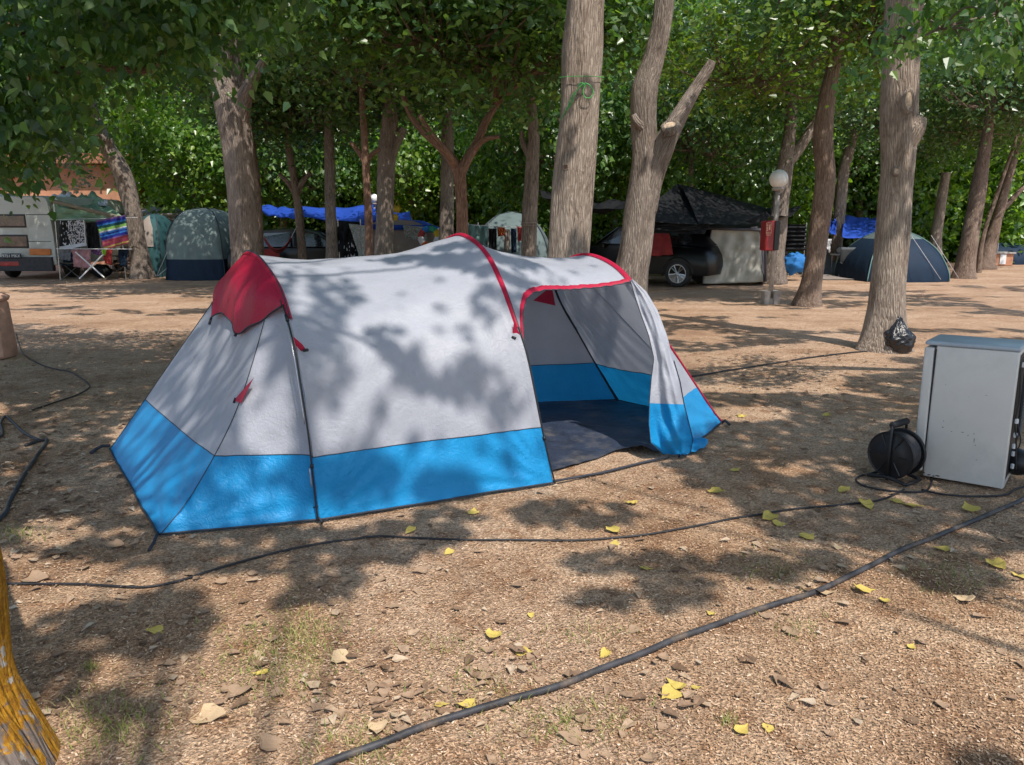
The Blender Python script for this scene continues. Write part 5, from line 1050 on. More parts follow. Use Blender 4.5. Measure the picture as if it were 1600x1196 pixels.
# --- cars
M['carpaint'] = plain('black_car_paint', (.004, .004, .006), .3, var=.1, bst=0, spec=.35)
def car(label, c, rz, L=4.4, W=1.8, Hh=1.5, nose=-1, group='black cars parked among the tents', cover=None):
    r_ = thing('parked_car', label, 'car', tuple(c), group); ca, sa = math.cos(rz), math.sin(rz)
    def W_(p): return Vector((p[0]*ca - p[1]*sa, p[0]*sa + p[1]*ca, p[2])) + Vector(c)
    low = [(-.5, .28), (-.5, .55), (-.485, .68), (-.46, .78), (-.32, .90), (-.24, .96), (.36, .97), (.47, .93), (.495, .72), (.5, .45), (.49, .28)]
    top = [(-.26, .94), (-.10, 1.38), (-.02, 1.47), (.14, 1.5), (.30, 1.45), (.42, 1.22), (.47, .95)]
    def loft(prof, ws, mat, nm, par=r_, sub=True):
        n = len(prof); V = []
        for (yy, s, k) in ws: V += [W_((-nose * 0 + nose * -x * L * s, yy * W / 2, z * Hh / 1.5 * (1 if z < .35 else k))) for x, z in prof]
        F = [(a*n+i, (a+1)*n+i, (a+1)*n+(i+1) % n, a*n+(i+1) % n) for a in range(len(ws)-1) for i in range(n)] + [tuple(range(n)), tuple(range(len(ws)*n-1, (len(ws)-1)*n-1, -1))]
        mb = MB(); mb.add(V, F); o = mb.build(nm, M[mat], par); autosmooth(o, 50); return o
    body = loft(low, [(-1, .97, .97), (-.94, .995, .995), (0, 1, 1.02), (.94, .995, .995), (1, .97, .97)], 'carpaint', 'body')
    cab = loft(top, [(-.80, .93, .985), (-.72, .98, 1), (0, 1, 1.01), (.72, .98, 1), (.80, .93, .985)], 'carpaint', 'roof')
    for sy_ in (-1, 1):
        for pr_ in ([(-.20, .98), (-.09, 1.33), (.06, 1.39), (.06, .98)], [(.08, .98), (.08, 1.39), (.27, 1.37), (.37, 1.2), (.39, .98)]):
            mb = MB(); k = .81; V = [W_((-nose * x * L, sy_ * W / 2 * (.905 if z < 1.1 else .835 - (z - 1.3) * .1), z * Hh / 1.5)) for x, z in pr_]; mb.poly(V, th=.01, nrm=W_((0, sy_, 0)) - Vector(c)); mb.build('side_window', M['glass'], r_)
        for fx in (-.31, .31):
            q = W_((nose * -fx * L, sy_ * (W / 2 - .1), .33)); Mx = (W_((0, sy_, 0)) - Vector(c)).to_track_quat('Z', 'Y').to_matrix(); mb = MB(); mb.lathe(q, [(.18, -.1), (.31, -.1), (.335, -.06), (.335, .07), (.31, .105), (.235, .11), (.225, .09)], 32, M=Mx); wh = mb.build('wheel', M['rubber'], r_, smooth=False); autosmooth(wh, 40)
            mb = MB(); mb.lathe(q, [(.235, .095), (.235, .108), (.215, .108), (.21, .095)], 32, M=Mx); mb.lathe(q, [(.05, .08), (.05, .115), (.03, .12)], 12, M=Mx)
            for s_ in range(10):
                a = s_ * math.pi / 5 + (.12 if s_ % 2 else -.12); 
                p0 = q + Mx @ Vector((.04 * math.cos(a), .04 * math.sin(a), .105)); p1 = q + Mx @ Vector((.22 * math.cos(a), .22 * math.sin(a), .108)); mb.tube([p0, p1], [.014, .018], 4)
            mb.build('rim', M['steel'], wh)
            mb = MB(); mb.tube([W_((nose * -fx * L + .40 * math.cos(t), sy_ * (W / 2 + .004), .33 + .40 * math.sin(t))) for t in np.linspace(-.1, math.pi + .1, 16)], .022, 5); mb.build('wheel_arch', M['black'], r_, smooth=True)
        mb = MB(); mb.box(W_((nose * .17 * L, sy_ * (W / 2 + .08), 1.0)), (.12, .18, .12), rz=rz, bev=.03); mb.build('mirror', M['carpaint'], r_)
        mb = MB(); mb.box(W_((nose * .475 * L, sy_ * W * .36, .70)), (.14, .34, .13), rz=rz, bev=.04); mb.build('headlight', M['glass'], r_); 
    V = [W_((nose * x * L, y, z * Hh / 1.5)) for x, y, z in ((.245, -.66 , .985), (.245, .66, .985), (.115, .58, 1.35), (.115, -.58, 1.35))]; mb = MB(); mb.poly([v + Vector((0, 0, .03)) + (W_((nose * .02, 0, 0)) - Vector(c)) for v in V], th=.012, nrm=W_((nose * .9, 0, .5)) - Vector(c)); mb.build('windscreen', M['glass'], r_)
    return r_, W_
c1 = g0(478, 22.6); car('black car under the left hand blue tarpaulins', c1, .12, 4.2, 1.75, 1.42, nose=1)
c2 = Vector((3.55, 20.9, 0)); r_, W_ = car('black car with a red cloth over its side window', c2, -.60, 4.3, 1.8, 1.6, nose=-1)
# red cover over its window
P = cloth([A(1008, 357, 19.8), A(1044, 358, 19.3), A(1052, 398, 19.0), A(1002, 402, 19.5)], 24, 24, .0, .03, 5); mb = MB(); mb.grid(P); o = mb.build('window_cover', M['redc'], smooth=True, origin=tuple(A(1002, 402, 19.85))); solid(o, .008); tagp(o, 'red cloth draped over the side window of the black car', 'cloth')
# --- black shade nets
def net(label, L, Yl, sag, rip, sd, poles=()):
    r_ = thing('shade_net', label, 'shade net', tuple(pxc(L, Yl)[3]), 'black shade nets over the right hand pitches'); cl_obj('sheet', '', '', pxc(L, Yl), 'blacknet', sag=sag, rip=rip, sd=sd, parent=r_, nu=40, nv=24)
    for x, y, Yp in poles:
        mb = MB(); mb.tube([A(x, y, Yp), g0(x, Yp)], .022, 6); mb.build('pole', M['steel'], r_)
    return r_
net('black shade net crossing behind the two big pale trunks', [(842, 298), (982, 312), (976, 325), (846, 306)], [22, 21, 18.5, 20], .22, .06, 2)
nt_ = net('large peaked black shade net over the parked car', [(1058, 288), (1120, 303), (1100, 352), (984, 345)], [20.5, 22.0, 18.3, 18.3], .0, .012, 4, [(1060, 290, 20.6)])
cl_obj('side_sheet', '', '', pxc([(1064, 289), (1208, 328), (1150, 352), (1092, 350)], [20.5, 21.4, 18.3, 18.3]), 'blacknet', sag=.0, rip=.012, sd=9, parent=nt_); cl_obj('side_sheet', '', '', pxc([(1195, 326), (1252, 322), (1240, 336), (1196, 338)], [21, 22, 20, 20]), 'blacknet', sag=.06, rip=.04, sd=1, parent=nt_)
cl_obj('front_valance', '', '', pxc([(984, 344), (1110, 350), (1100, 366), (984, 364)], 18.4), 'blacknet', sag=.0, rip=.05, sd=7, parent=nt_); cl_obj('back_sheet', '', '', pxc([(1000, 330), (1200, 330), (1200, 424), (1000, 424)], 23.2), 'blacknet', sag=0, rip=.05, sd=6, parent=nt_)
# --- trailer awning
ta = thing('trailer_awning', 'pale grey canvas awning room with a dark frame beside the black car', 'awning', (A(1145, 348, 19.9).x, 19.9, 0))
cl_obj('front_wall', '', '', pxc([(1112, 356), (1186, 358), (1193, 441), (1098, 444)], [19.7, 19.7, 19.8, 19.8]), 'awning', sag=.0, rip=.04, sd=3, parent=ta, nu=40, nv=30)
cl_obj('side_wall', '', '', pxc([(1112, 357), (1104, 360), (1094, 436), (1098, 444)], [19.7, 21, 21, 19.8]), 'awnd', sag=.0, rip=.05, sd=4, parent=ta); cl_obj('side_wall', '', '', pxc([(1186, 358), (1196, 368), (1198, 436), (1193, 441)], [19.7, 20.8, 20.8, 19.8]), 'awnd', sag=.0, rip=.03, sd=5, parent=ta)
cl_obj('doorway_shade', '', '', pxc([(1060, 352), (1104, 354), (1097, 436), (1066, 432)], [20.9, 20.9, 21, 21]), 'blacknet', sag=.0, rip=.04, sd=15, parent=ta)  # black sheet standing in for the shade inside the open doorway
cl_obj('roof', '', '', pxc([(1100, 345), (1190, 348), (1196, 360), (1100, 356)], [22, 22, 19.6, 19.6]), 'awnd', sag=.02, rip=.03, sd=5, parent=ta)
mb = MB(); mb.tube(pxc([(1098, 357), (1196, 360)], 19.65), .035, 6); mb.tube(pxc([(1191, 360), (1196, 390), (1196, 440)], 19.7), .03, 6); mb.build('frame', M['awnd'], ta, smooth=True)
# --- lamp posts
def lamp(label, x, yb, Y, yg, r, group='globe lamps on posts'):
    b_ = g0(x, Y) ; q = thing('street_lamp', label, 'lamp post', tuple(b_), group); gz = zat(yg, Y); gx_ = A(x, yg, Y).x if True else 0
    mb = MB(); mb.tube([b_, Vector((b_.x, Y, gz - r * .8))], r * .24, 10); mb.lathe((b_.x, Y, gz - r * 1.25), [(r * .3, 0), (r * .62, r * .1), (r * .66, r * .3), (r * .5, r * .42)], 16); mb.build('post', M['lampgrey'], q, smooth=True)
    mb = MB(); mb.sphere((b_.x, Y, gz), r, 28); mb.build('globe', M['globe'], q, smooth=True); return q, b_
M['lampgrey'] = plain('lamp_post_paint', (.38, .34, .31), .6, var=.2, scale=8)
M['redbox'] = plain('red_box_paint', (.27, .015, .02), .4, var=.15, scale=5); M['cream'] = plain('cream_print', (.62, .38, .25), .6)
q, b_ = lamp('white globe lamp on a post with a concrete foot at right', 1212, 472, 15.4, 280, .18)
mb = MB(); mb.box(b_ + Vector((-.10, 0, .12)), (.13, .22, .28), bev=.015); mb.box(b_ + Vector((.09, 0, .12)), (.13, .22, .28), bev=.015); mb.box(b_ + Vector((0, .02, .05)), (.07, .2, .12)); mb.build('foot_block', M['lampgrey'], q)
eb = thing('extinguisher_box', 'red fire extinguisher cabinet mounted on the lamp post', 'extinguisher box', tuple(A(1205, 392, 15.2))); a_, c_ = A(1194, 345, 15.1), A(1213, 392, 15.1); Mx = None
mb = MB(); mb.box(((a_.x + c_.x) / 2, 15.16, (a_.z + c_.z) / 2), (abs(c_.x - a_.x), .22, a_.z - c_.z), rz=.25, bev=.02); mb.build('cabinet', M['redbox'], eb)
mb = MB(); mb.box(((a_.x + c_.x) / 2 + .09, 15.17, (a_.z + c_.z) / 2), (abs(c_.x - a_.x) * .42, .24, (a_.z - c_.z) * .97), rz=.25, bev=.01); mb.build('side_panel', M['black'], eb)
sg = MB(); sx0 = (a_.x + c_.x) / 2 - .03 ; sg.box((sx0 - .03, 15.03, a_.z - .14), (.13, .006, .20), rz=.25); sgn = sg.build('sign', M['redbox'], eb)
sg = MB(); 
for dx, dz, ww, hh in ((-.055, 0, .006, .2), (.055, 0, .006, .2), (0, .1, .116, .006), (0, -.1, .116, .006), (.015, .01, .03, .09), (.015, .065, .012, .02), (.03, .07, .03, .008), (-.03, .05, .02, .03), (-.03, .0, .02, .03), (-.03, -.04, .02, .03)): sg.box((sx0 - .03 + dx * math.cos(.25), 15.024 + dx * math.sin(.25), a_.z - .14 + dz), (ww, .004, hh), rz=.25)
sg.build('pictogram', M['cream'], sgn); text('EXTINTOR', .024, (sx0 - .03, 15.02, a_.z - .225), 'cream', sgn, rot=(math.pi/2, 0, .25), ext=.001)
for k in range(3): text('USO EN CASO\nDE INCENDIO' if k == 0 else 'FUEGO', .016, (sx0 - .03, 15.02, a_.z - .27 - k * .035), 'cream', sgn, rot=(math.pi/2, 0, .25), ext=.001) if k == 0 else None
lamp('small globe lamp between thin and broad trunks, left of centre', 586, 395, 25, 311, .15)
q, b_ = lamp('far globe lamp at the right edge above a red box', 1592, 400, 38, 358, .17)
mb = MB(); p_ = A(1588, 380, 37.8); mb.box(p_, (.42, .2, .48), bev=.02); o = mb.build('extinguisher_box', M['redbox'], origin=tuple(p_)); tagp(o, 'far red cabinet on the lamp post at the right edge', 'extinguisher box')
fo = thing('water_fountain', 'orange brick washing fountain with a pale panel at far right', 'fountain', tuple(g0(1575, 29))); x0, x1 = bx(1561, 1591, 29); zt = zat(397, 29); mb = MB(); mb.box(((x0+x1)/2, 29.3, zt/2), (x1-x0, .6, zt), bev=.02); mb.build('basin_block', M['render_orange'], fo)
mb = MB(); mb.box(((x0+x1)/2, 29.28, zt + .03), (x1-x0+.08, .7, .06), bev=.01); mb.build('top_slab', M['lampgrey'], fo); mb = MB(); mb.box(((x0+x1)/2 - .05, 28.98, zt*.55), (.22, .03, .36)); mb.build('panel', M['white'], fo); mb = MB(); mb.tube([((x0+x1)/2 - .15, 29.2, zt), ((x0+x1)/2 - .15, 29.2, zt + .4)], .015, 6); mb.build('tap_pipe', M['steel'], fo)
# --- clutter under the right hand tarps
sb = thing('windbreak', 'black horizontally pleated windbreak right of the lamp post', 'windbreak', tuple(g0(1243, 23))); P = [[A(1226 + 34 * u, 351 + 42 * v, 23 + .05 * math.sin(v * 40)) for v in np.linspace(0, 1, 60)] for u in np.linspace(0, 1, 10)]; mb = MB(); mb.grid(P); solid(mb.build('sheet', M['blacknet'], sb, smooth=True))
for x in (1226, 1260):
    mb = MB(); mb.tube([A(x, 348, 23.04), g0(x, 23.04)], .018, 6); mb.build('stake', M['steel'], sb)
def blob(name, label, cat, c, r, sc, mat, sd=0, group=None, am=.35):
    mb = MB(); mb.sphere(c, r, 36, sc=sc, disp=lambda d: am * noise.noise(d * 2.2 + Vector((sd, 0, 0))) + am * .7 * abs(noise.noise(d * 5 + Vector((0, sd, 0))))); o = mb.build(name, M[mat], smooth=True, origin=tuple(c)); tagp(o, label, cat, group); return o
blob('plastic_sheet', 'crumpled bright blue plastic sheet heaped beside the reddish leaning trunk', 'plastic sheet', A(1242, 412, 21.6), .26, (1.3, .8, 1.0), 'skyb', 3); blob('cloth_bundle', 'white cloth bundle hanging right of the lamp post trunk', 'laundry', A(1221, 392, 21.4), .13, (.6, .6, 1.9), 'whitec', 5); blob('cloth_bundle', 'small lime green bundle by the lamp post trunk', 'laundry', A(1220, 411, 21.2), .07, (1, .8, .8), 'limec', 6)
cl_obj('hanging_garment', 'white cloth hanging under the small blue tarpaulin piece', 'laundry', pxc([(1284, 373), (1300, 374), (1296, 396), (1288, 384)], 23.4), 'whitec', sag=0, rip=.05, nu=12, nv=12)
tbk = thing('camping_table', 'low folding table in shade under the right blue tarpaulin', 'table', tuple(g0(1322, 24))); mb = MB(); q = g0(1324, 24); mb.box(q + Vector((0, 0, .62)), (.7, .5, .035), bev=.01); mb.build('tabletop', M['white'], tbk)
for dx in (-.3, .3):
    for dy in (-.2, .2):
        mb = MB(); mb.tube([q + Vector((dx, dy, 0)), q + Vector((dx, dy, .6))], .014, 6); mb.build('leg', M['steel'], tbk)
blob('storage_tub', 'pale tub standing on the folding table', 'tub', q + Vector((-.1, 0, .75)), .13, (1.2, .8, .8), 'whitec', 2, am=.05); chair('camping chair with pale frame beside the dark blue dome tent', g0(1334, 22.8), 2.6, 'slate')
mat_ = thing('ground_mat', 'beige mat lying flat before the grey triangular tent', 'mat', tuple(G(1288, 432))); mb = MB(); mb.poly([G(1250, 430, .02), G(1340, 430, .02), G(1345, 437, .02), G(1262, 437, .02)], th=.015); mb.build('mat_sheet', M['beige'], mat_)
# ---------------------------------------------------------------- foreground objects
# fridge
FB = G(1441, 746); FR = G(1568, 769); sdv = (FR - FB); sdv.z = 0; Ls = sdv.length + .06; sdv.normalize(); FB = FB - sdv * .058; nd = Vector((-sdv.y, sdv.x, 0)); tl_ = R(.6)
fw, fh = .44, .865
ux = (sdv * math.cos(tl_) + Vector((0, 0, 1)) * math.sin(tl_)).normalized(); uz = (Vector((0, 0, 1)) * math.cos(tl_) - sdv * math.sin(tl_)).normalized()
uz = (uz + nd * .02).normalized(); uy = uz.cross(ux).normalized()
FO = FB + Vector((0, 0, .012)) - sdv * .005
def fp(x, y, z): return FO + ux * x + uy * y + uz * z
fr = thing('fridge', 'old white under counter fridge tilted on the gravel, back towards the right', 'fridge', tuple(FO))
def fbox(name, x0, x1, y0, y1, z0, z1, mat, par=fr, r=.02, n=4, sm=True):
    """box with its vertical (z) edges and top rounded"""
    mb = MB(); cx_, cy_ = (x0+x1)/2, (y0+y1)/2; hx, hy = (x1-x0)/2, (y1-y0)/2; rings = []
    for (z, ins) in ((z0, r*.3), (z0 + r*.5, 0), (z1 - r, 0), (z1 - r*.3, r*.3), (z1, r)):
        rg = []
        for q, (sx_, sy_) in enumerate(((1, 1), (-1, 1), (-1, -1), (1, -1))):
            for k in range(n + 1):
                a = q * math.pi/2 + k * math.pi/2/n; rg.append((cx_ + sx_*(hx-r) + (r-ins)*math.cos(a), cy_ + sy_*(hy-r) + (r-ins)*math.sin(a), z))
        rings.append(rg)
    m_ = len(rings[0]); V = [fp(*p) for rg in rings for p in rg]; F = [(k*m_+i, k*m_+(i+1) % m_, (k+1)*m_+(i+1) % m_, (k+1)*m_+i) for k in range(4) for i in range(m_)] + [tuple(range(m_-1, -1, -1)), tuple(4*m_+i for i in range(m_))]
    mb.add(V, F); o = mb.build(name, M[mat], par); return autosmooth(o, 40)
M['fridge'] = plain('fridge_enamel', (.70, .67, .62), .4, var=.05, scale=2.5, bst=.04, dirt=None); M['fridge_top'] = plain('fridge_top', (.42, .48, .54), .45, var=.08, scale=5)
def fridge_dirt(m):
    nt = m.node_tree; b = nt.nodes['Principled BSDF']; src = b.inputs['Base Color'].links[0].from_socket; co = obj_co(nt)
    f = noise_t(nt, co, 3, 8, .7); f2 = noise_t(nt, mapping(nt, co, (14, 14, 5)), 1.6, 3, .5, 2.0)
    c = mix(nt, ramp(nt, f, [(.5, (0, 0, 0)), (.75, (.4, .4, .4))]), src, (.40, .40, .38)); nt.links.new(c, b.inputs['Base Color'])
fridge_dirt(M['fridge'])
dl = .058
fbox('cabinet', dl + .006, Ls, 0, fw, 0, fh - .028, 'fridge', r=.012); fbox('door', 0, dl, -.002, fw, .03, fh - .04, 'fridge', r=.012); fbox('worktop', .0, Ls + .004, -.004, fw + .004, fh - .026, fh, 'fridge_top', r=.014)
mb = MB(); mb.box(fp(dl + .003, fw/2, fh/2), (.008, fw*.98, fh*.9), rz=math.atan2(sdv.y, sdv.x)); mb.build('door_seal', M['rubber'], fr)
# chips and scratches on the side panel
mb = MB(); rq = random.Random(4)
for (u, v, w_, h_) in ((.16, .33, .012, .006), (.21, .31, .008, .004), (.27, .315, .02, .003), (.30, .30, .004, .01), (.33, .315, .01, .004), (.335, .275, .003, .03), (.345, .245, .004, .008), (.15, .60, .004, .004), (.28, .54, .003, .003), (.37, .56, .012, .002), (.16, .37, .005, .004), (.25, .44, .003, .003), (.36, .155, .01, .003)):
    c_ = (dl + (u - .07) * 1.0, -.0015, v); a = rq.random() * 3; n = 7; mb.add([fp(c_[0] + .6*w_*(.6+.4*rq.random())*math.cos(2*math.pi*k/n), -.0015, c_[2] + .6*h_*(.6+.4*rq.random())*math.sin(2*math.pi*k/n)) for k in range(n)], [tuple(range(n))])
mb.build('paint_chip', M['rubber'], fr); mb = MB()
for (u, v, w_, h_) in ((.10, .012, .016, .006), (.125, .008, .012, .005), (.15, .014, .018, .007), (.07, .02, .008, .006)):
    n = 7; mb.add([fp(u + w_*(.5+.5*rq.random())*math.cos(2*math.pi*k/n), -.0018, v + h_*(.5+.5*rq.random())*math.sin(2*math.pi*k/n)) for k in range(n)], [tuple(range(n))])
mb.build('rust_chip', M['bark_brown'], fr)
# rear with condenser, compressor and wires
mb = MB(); mb.add([fp(Ls + .0015, .03, .05), fp(Ls + .0015, fw - .03, .05), fp(Ls + .0015, fw - .03, fh - .05), fp(Ls + .0015, .03, fh - .05)], [(0, 1, 2, 3)]); mb.build('rear_panel', M['rubber'], fr)
mb = MB()
for k in range(22): z = .30 + k * .022; mb.tube([fp(Ls + .03, .05, z), fp(Ls + .03, fw - .05, z)], .0035, 5)
for y in np.linspace(.06, fw - .06, 14): mb.tube([fp(Ls + .026, y, .29), fp(Ls + .026, y, .77)], .0015, 4)
mb.build('condenser_grille', M['black'], fr, smooth=True); mb = MB(); mb.sphere(fp(Ls - .0 + .03, .26, .12), .085, 20, sc=(1, 1.2, 1)); mb.build('compressor', M['black'], fr, smooth=True)
mb = MB(); mb.tube(spline([fp(Ls + .01, .03, .74), fp(Ls + .022, .035, .55), fp(Ls + .015, .03, .42), fp(Ls + .03, .05, .3), fp(Ls + .04, .08, .15), fp(Ls + .04, .2, .08)], 8), .005, 6); mb.tube(spline([fp(Ls + .01, .06, .45), fp(Ls + .05, .07, .3), fp(Ls + .03, .12, .2), fp(Ls + .02, .3, .12)], 8), .004, 6); mb.build('wiring', M['rubber'], fr, smooth=True)
for z, y in ((.76, .03), (.42, .03), (.33, .05), (.26, .055), (.21, .07), (.12, .12)):
    mb = MB(); mb.box(fp(Ls + .022, y, z), (.018, .016, .03), rz=.3, bev=.003); mb.build('cable_clip', M['white'], fr)
# cable reel
rc = G(1396, 752) + Vector((0.0, .02, .175)); ra = Vector((.86, .30, .06)).normalized(); ra = Vector((.70, .70, .0)).normalized()
f1 = A(1391, 722, rc.y - .02); f2 = A(1419, 711, rc.y + .11); ra = (f2 - f1).normalized(); ra = Vector((ra.x * 1.0, ra.y, 0)).normalized(); Mx = ra.to_track_quat('Z', 'Y').to_matrix(); RD = .150
rl = thing('cable_reel', 'black cable drum with carrying handle standing against the fridge', 'cable reel', (rc.x, rc.y, 0)); cz = .172; c1_ = Vector((f1.x, f1.y, cz)); sep = .135
def disc(c, nm):
    mb = MB(); mb.lathe(c, [(.02, -.010), (RD * .55, -.010), (RD * .6, -.004), (RD * .93, -.004), (RD * .96, -.010), (RD, -.006), (RD, .006), (RD * .96, .008), (.02, .008)], 48, M=Mx)
    for k in range(6):
        a = k * math.pi / 3; mb.tube([c + Mx @ Vector((.05 * math.cos(a), .05 * math.sin(a), -.010)), c + Mx @ Vector((RD * .92 * math.cos(a), RD * .92 * math.sin(a), -.007))], .005, 6)
    return autosmooth(mb.build(nm, M['black'], rl), 40)
disc(c1_, 'flange'); disc(c1_ + ra * sep, 'flange'); mb = MB(); mb.lathe(c1_ + ra * sep / 2, [(.07, -sep/2), (.07, sep/2)], 24, M=Mx); mb.build('drum', M['black'], rl, smooth=True)
mb = MB(); pts = []
for lay, (rad_, n_) in enumerate(((.112, 9), (.123, 8))):
    for k in range(n_ * 28):
        a = 2 * math.pi * k / 28; s_ = (k / 28) / n_; s_ = s_ if lay == 0 else 1 - s_; pts.append(c1_ + ra * (.014 + (sep - .028) * s_) + Mx @ Vector(((rad_ + .002 * math.sin(k * .7)) * math.cos(a), (rad_ + .002 * math.sin(k * .7)) * math.sin(a), 0)))
mb.tube(pts, .0062, 6); mb.build('wound_cable', M['hose'], rl, smooth=True)
fr_ = c1_ - ra * .022; perp = Vector((-ra.y, ra.x, 0)); ft0 = Vector((fr_.x, fr_.y, .012)); mb = MB(); mb.tube([ft0 - perp * -.0, fr_ + Vector((0, 0, .0)), Vector((fr_.x, fr_.y, cz + RD + .035)), Vector((fr_.x, fr_.y, cz + RD + .045)) + ra * .03], .009, 8)
bk = c1_ + ra * (sep + .022); mb.tube([Vector((bk.x, bk.y, .012)), bk, Vector((bk.x, bk.y, cz + RD + .02)), Vector((bk.x, bk.y, cz + RD + .045)) - ra * .03], .009, 8)
for q in (fr_, bk): mb.tube(spline([Vector((q.x, q.y, .012)) - perp * .12, Vector((q.x, q.y, .03)), Vector((q.x, q.y, .012)) + perp * .12], 6), .012, 8)
for s_ in (-.12, .12): mb.tube([Vector((fr_.x, fr_.y, .012)) + perp * s_, Vector((bk.x, bk.y, .012)) + perp * s_], .010, 8)
mb.build('frame', M['black'], rl, smooth=True); mb = MB(); h0 = Vector((fr_.x, fr_.y, cz + RD + .045)); h1 = Vector((bk.x, bk.y, cz + RD + .045)); mb.tube([h0.lerp(h1, k / 40) for k in range(41)], [.019 + .0022 * (k % 2) for k in range(41)], 12); mb.build('handle', M['rubber'], rl, smooth=True)
# cables and hoses
def gpath(L, r, z=0.0): return [G(x, y) + Vector((0, 0, r * .8 + z + .004)) for x, y in L]
def cable(name, label, cat, L, r, mat='rubber', group=None, n=10, extra=None, wob=.006):
    pts = spline(gpath(L, r), n); pts = [Vector(p) + Vector((noise.noise(Vector(p) * 4) * wob, noise.noise(Vector(p) * 4 + Vector((9, 0, 0))) * wob, GH(p[0], p[1]))) for p in pts]
    if extra: pts += [Vector(e) for e in extra]
    mb = MB(); mb.tube(pts, r, 8); o = mb.build(name, M[mat], smooth=True, origin=tuple(pts[0])); tagp(o, label, cat, group); return o
cable('power_cable', 'thin black cable running from the lichen trunk past the tent to the reel', 'cable', [(-60, 912), (0, 914), (60, 915), (120, 915), (180, 918), (230, 918), (280, 909), (330, 893), (385, 876), (430, 864), (480, 854), (530, 845), (590, 839), (660, 842), (720, 844), (800, 845), (880, 846), (950, 843), (1020, 836), (1080, 825), (1150, 811), (1230, 798), (1310, 789), (1370, 782), (1400, 771), (1412, 764)], .006, 'rubber')
cable('cable_loop', 'loose loop of thin black cable around the foot of the reel', 'cable', [(1365, 738), (1345, 742), (1338, 750), (1350, 758), (1380, 765), (1420, 768), (1448, 765), (1456, 752), (1450, 738), (1444, 728)], .006)
cable('thin_cable', 'thin black cord running from the reel under the fridge', 'cable', [(1440, 764), (1470, 771), (1510, 776), (1550, 776), (1575, 773), (1592, 764), (1640, 752)], .006)
cable('rubber_hose', 'thick black hose crossing the gravel diagonally in the foreground', 'hose', [(430, 1235), (520, 1195), (600, 1168), (670, 1140), (740, 1118), (810, 1096), (880, 1074), (930, 1052), (990, 1028), (1060, 1000), (1130, 974), (1200, 950), (1270, 930), (1330, 903), (1400, 868), (1460, 842), (1530, 812), (1600, 782), (1680, 748)], .0125, 'hose', n=14)
cable('rubber_hose', 'thick black hose bending on the leaf litter at the left edge', 'hose', [(-60, 850), (0, 812), (18, 780), (36, 748), (55, 718), (70, 698), (73, 688), (60, 690), (40, 697)], .0125, 'hose', n=12)
cable('rubber_hose', 'short looped piece of black hose by the left edge', 'hose', [(-30, 690), (3, 682), (1, 664), (8, 652), (20, 660), (36, 676), (60, 688)], .010, 'hose', n=12)
cable('ground_cord', 'thin dark cord running from the terracotta post across the ground', 'cord', [(24, 520), (34, 548), (50, 564), (80, 577), (112, 583), (140, 603), (120, 618), (85, 630), (50, 642)], .007)  # thin cable, drawn as a plain cord on the ground
cable('ground_cord', 'thin dark cord lying behind the tent towards the knotty trunk', 'cord', [(1080, 590), (1150, 578), (1220, 567), (1290, 556), (1350, 549), (1400, 545)], .009)
# terracotta post
p = G(8, 561); ps = thing('terracotta_post', 'low terracotta rendered post with a rounded cap at the left edge', 'post', (p.x - .08, p.y + .15, 0)); mb = MB(); zt = zat(472, 9.0); mb.box((p.x - .17, 9.15, zt / 2), (.36, .34, zt), bev=.03, taper=.86); autosmooth(mb.build('shaft', M['post'], ps), 40); mb = MB(); mb.sphere((p.x - .17, 9.15, zt + .035), .2, 24, sc=(1.1, 1.05, .36), disp=lambda d: .08 * noise.noise(d * 3)); mb.build('cap', M['post'], ps, smooth=True)
# black bag at the foot of the knotty tree
M['binbag'] = fabric('bin_bag_film', (.014, .014, .018), .05, .25, .9, 3, .2, .7)
q = G(1414, 553); q.y += .14; bgp = []
def bag_disp(d):
    r_ = .22 * abs(noise.noise(d * 2.6 + Vector((3, 1, 0)))) + .14 * abs(noise.noise(d * 6)) - .05
    return r_
mb = MB(); n = 56; h_ = 28; V = []
for i in range(h_ + 1):
    t = i / h_; z = .36 * t; rb_ = .175 * (math.sin(math.pi * min(1, .18 + t * .72)) ** .7) * (1 if t < .62 else 1 - .62 * (t - .62) / .38)
    for k in range(n):
        a = 2 * math.pi * k / n; d = Vector((math.cos(a), math.sin(a), t * 2.2)); fz = z + (.10 * noise.noise(Vector((math.cos(a) * 1.8 + 4, math.sin(a) * 1.8, 0))) + (.07 if math.cos(a - 2.6) > .75 else 0)) * (t ** 3); rr = rb_ * (1 + .30 * abs(noise.noise(d * 2.4)) + .1 * noise.noise(d * 4) - .04)
        V.append((q.x + rr * math.cos(a) - .03 * t, q.y + rr * math.sin(a) * .85, max(.004, fz)))
F = [(i*n+k, i*n+(k+1) % n, (i+1)*n+(k+1) % n, (i+1)*n+k) for i in range(h_) for k in range(n)] + [tuple(range(n-1, -1, -1)), tuple(h_*n+k for k in range(n))]
mb.add(V, F); o = mb.build('rubbish_bag', M['binbag'], smooth=True, origin=tuple(q)); tagp(o, 'crumpled black rubbish bag at the foot of the knotty trunk', 'rubbish bag')
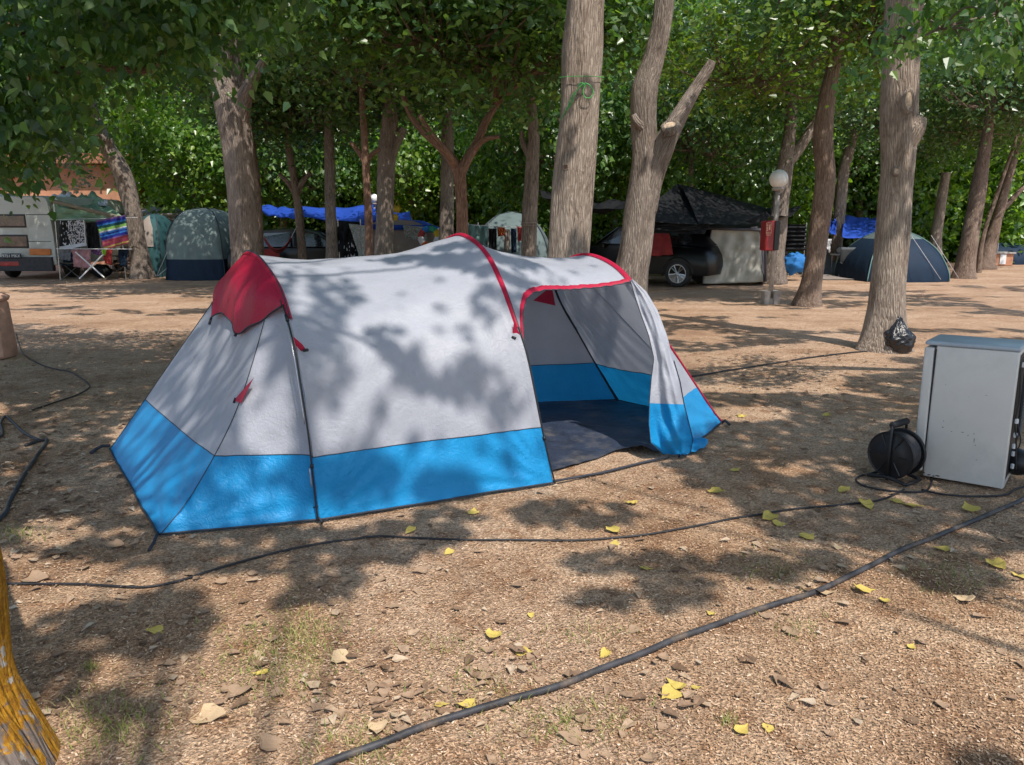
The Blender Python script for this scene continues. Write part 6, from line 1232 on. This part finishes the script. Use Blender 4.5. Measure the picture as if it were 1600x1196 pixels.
# green cord round the thick trunk, with its bow
M['greencord'] = plain('green_cord', (.07, .42, .10), .6, var=.1)
gc = thing('green_cord', 'bright green cord tied in a loose bow round the thickest trunk', 'cord', tuple(A(905, 130, 8.75)))
def tr_x(py): return np.interp(py, [0, 80, 170, 250], [916, 911, 905, 899])
rT = 30.5 / 1200 * 9.1; loop = []
for k in range(41):
    a = 2 * math.pi * k / 40; py = 122 + 4 * math.cos(a); c_ = A(tr_x(py), py, 9.0); loop.append(c_ + Vector((rT * 1.08 * math.sin(a), -rT * 1.08 * math.cos(a), 0)))
mb = MB(); mb.tube(loop, .0035, 5); mb.build('cord_ring', M['greencord'], gc, smooth=True)
Yf = 9.0 - rT * 1.10; mb = MB(); mb.tube(spline([A(*p, Yf - .01) for p in [(914, 130), (922, 134), (927, 144), (922, 153), (914, 152), (911, 143), (914, 133), (908, 130), (902, 136)]], 8), .0055, 6)
mb.tube(spline([A(*p, Yf + d_) for p, d_ in [((914, 131), -.01), ((903, 140), 0), ((893, 152), .02), ((888, 166), .06), ((880, 180), .12), ((876, 188), .17)]], 8), .0055, 6); mb.tube(spline([A(*p, Yf + d_) for p, d_ in [((912, 130), -.02), ((900, 144), 0), ((894, 160), .02), ((884, 174), .08), ((878, 184), .14)]], 8), .0055, 6); mb.build('bow', M['greencord'], gc, smooth=True)
# cord wraps on the corded trunk
cw = thing('cord_wrap', 'pale cord wound three times round the grey trunk before the dome tent', 'cord', tuple(A(828, 350, 13.9)))
for dy in (0, 2.5, 5):
    c_ = A(827, 347 + dy, 14); rr = 12.8 / 1200 * 14; mb = MB(); mb.tube([c_ + Vector((rr * math.cos(a), rr * math.sin(a), .012 * math.sin(a + dy))) for a in np.linspace(0, 6.283, 25)], .006, 5); mb.build('cord_turn', M['beige'], cw, smooth=True)
# sawn faces and knots on the big trunks
def knot(root_name, px, py, Y, r, nrm=(0, -1, .2), mat='cut_wood', lip='bark_grey', k=0, sc=(1, 1)):
    c_ = A(px, py, Y); nn = Vector(nrm).normalized(); Mk = nn.to_track_quat('Z', 'Y').to_matrix(); ro = root_name
    mb = MB(); V = []; n = 22; prof = [(0, .25), (.5, .22), (.72, .2), (.85, .34), (1.0, .36), (1.2, .12), (1.35, -.5)]
    for r_, z_ in prof:
        for q in range(n):
            a = 2*math.pi*q/n; w_ = 1 + .16 * noise.noise(Vector((math.cos(a) * 1.5 + k, math.sin(a) * 1.5, 0))); V.append(c_ + Mk @ Vector((r_*r*w_*math.cos(a)*sc[0], r_*r*w_*math.sin(a)*sc[1], z_*r + .05 * r * noise.noise(Vector((a * 3, r_ * 4, k))))))
    F = [(i*n+q, i*n+(q+1) % n, (i+1)*n+(q+1) % n, (i+1)*n+q) for i in range(len(prof)-1) for q in range(n)]
    mb.add(V, F); mb.m = [1 if i // n < 2 else 0 for i in range(len(F))]; return mb.build('knot', [M[lip], M[mat]], ro, smooth=True, rest=True)
rT2 = 26 / 1200 * 9.9
knot(T15, 1419, 158, 9.8 - rT2 * .92, .085, (.15, -1, .1), lip='bark_pale', sc=(.75, 1.5)); knot(T15, 1401, 268, 9.8 - rT2 * .9, .045, (-.1, -1, .1), lip='bark_pale', k=3); knot(T15, 1436, 186, 9.68, .06, (.8, -.5, .5), k=5, lip='bark_grey')
knot(T10, 884, 262, 9.0 - rT * .85, .03, (-.5, -1, 0), mat='bark_red', lip='bark_pale', k=7); 
T11 = [o for o in bpy.data.objects if o.get('label', '').startswith('double stemmed')][0]; knot(T11, 1047, 198, 11.22, .11, (-.35, -.6, .8), lip='bark_grey', k=9)
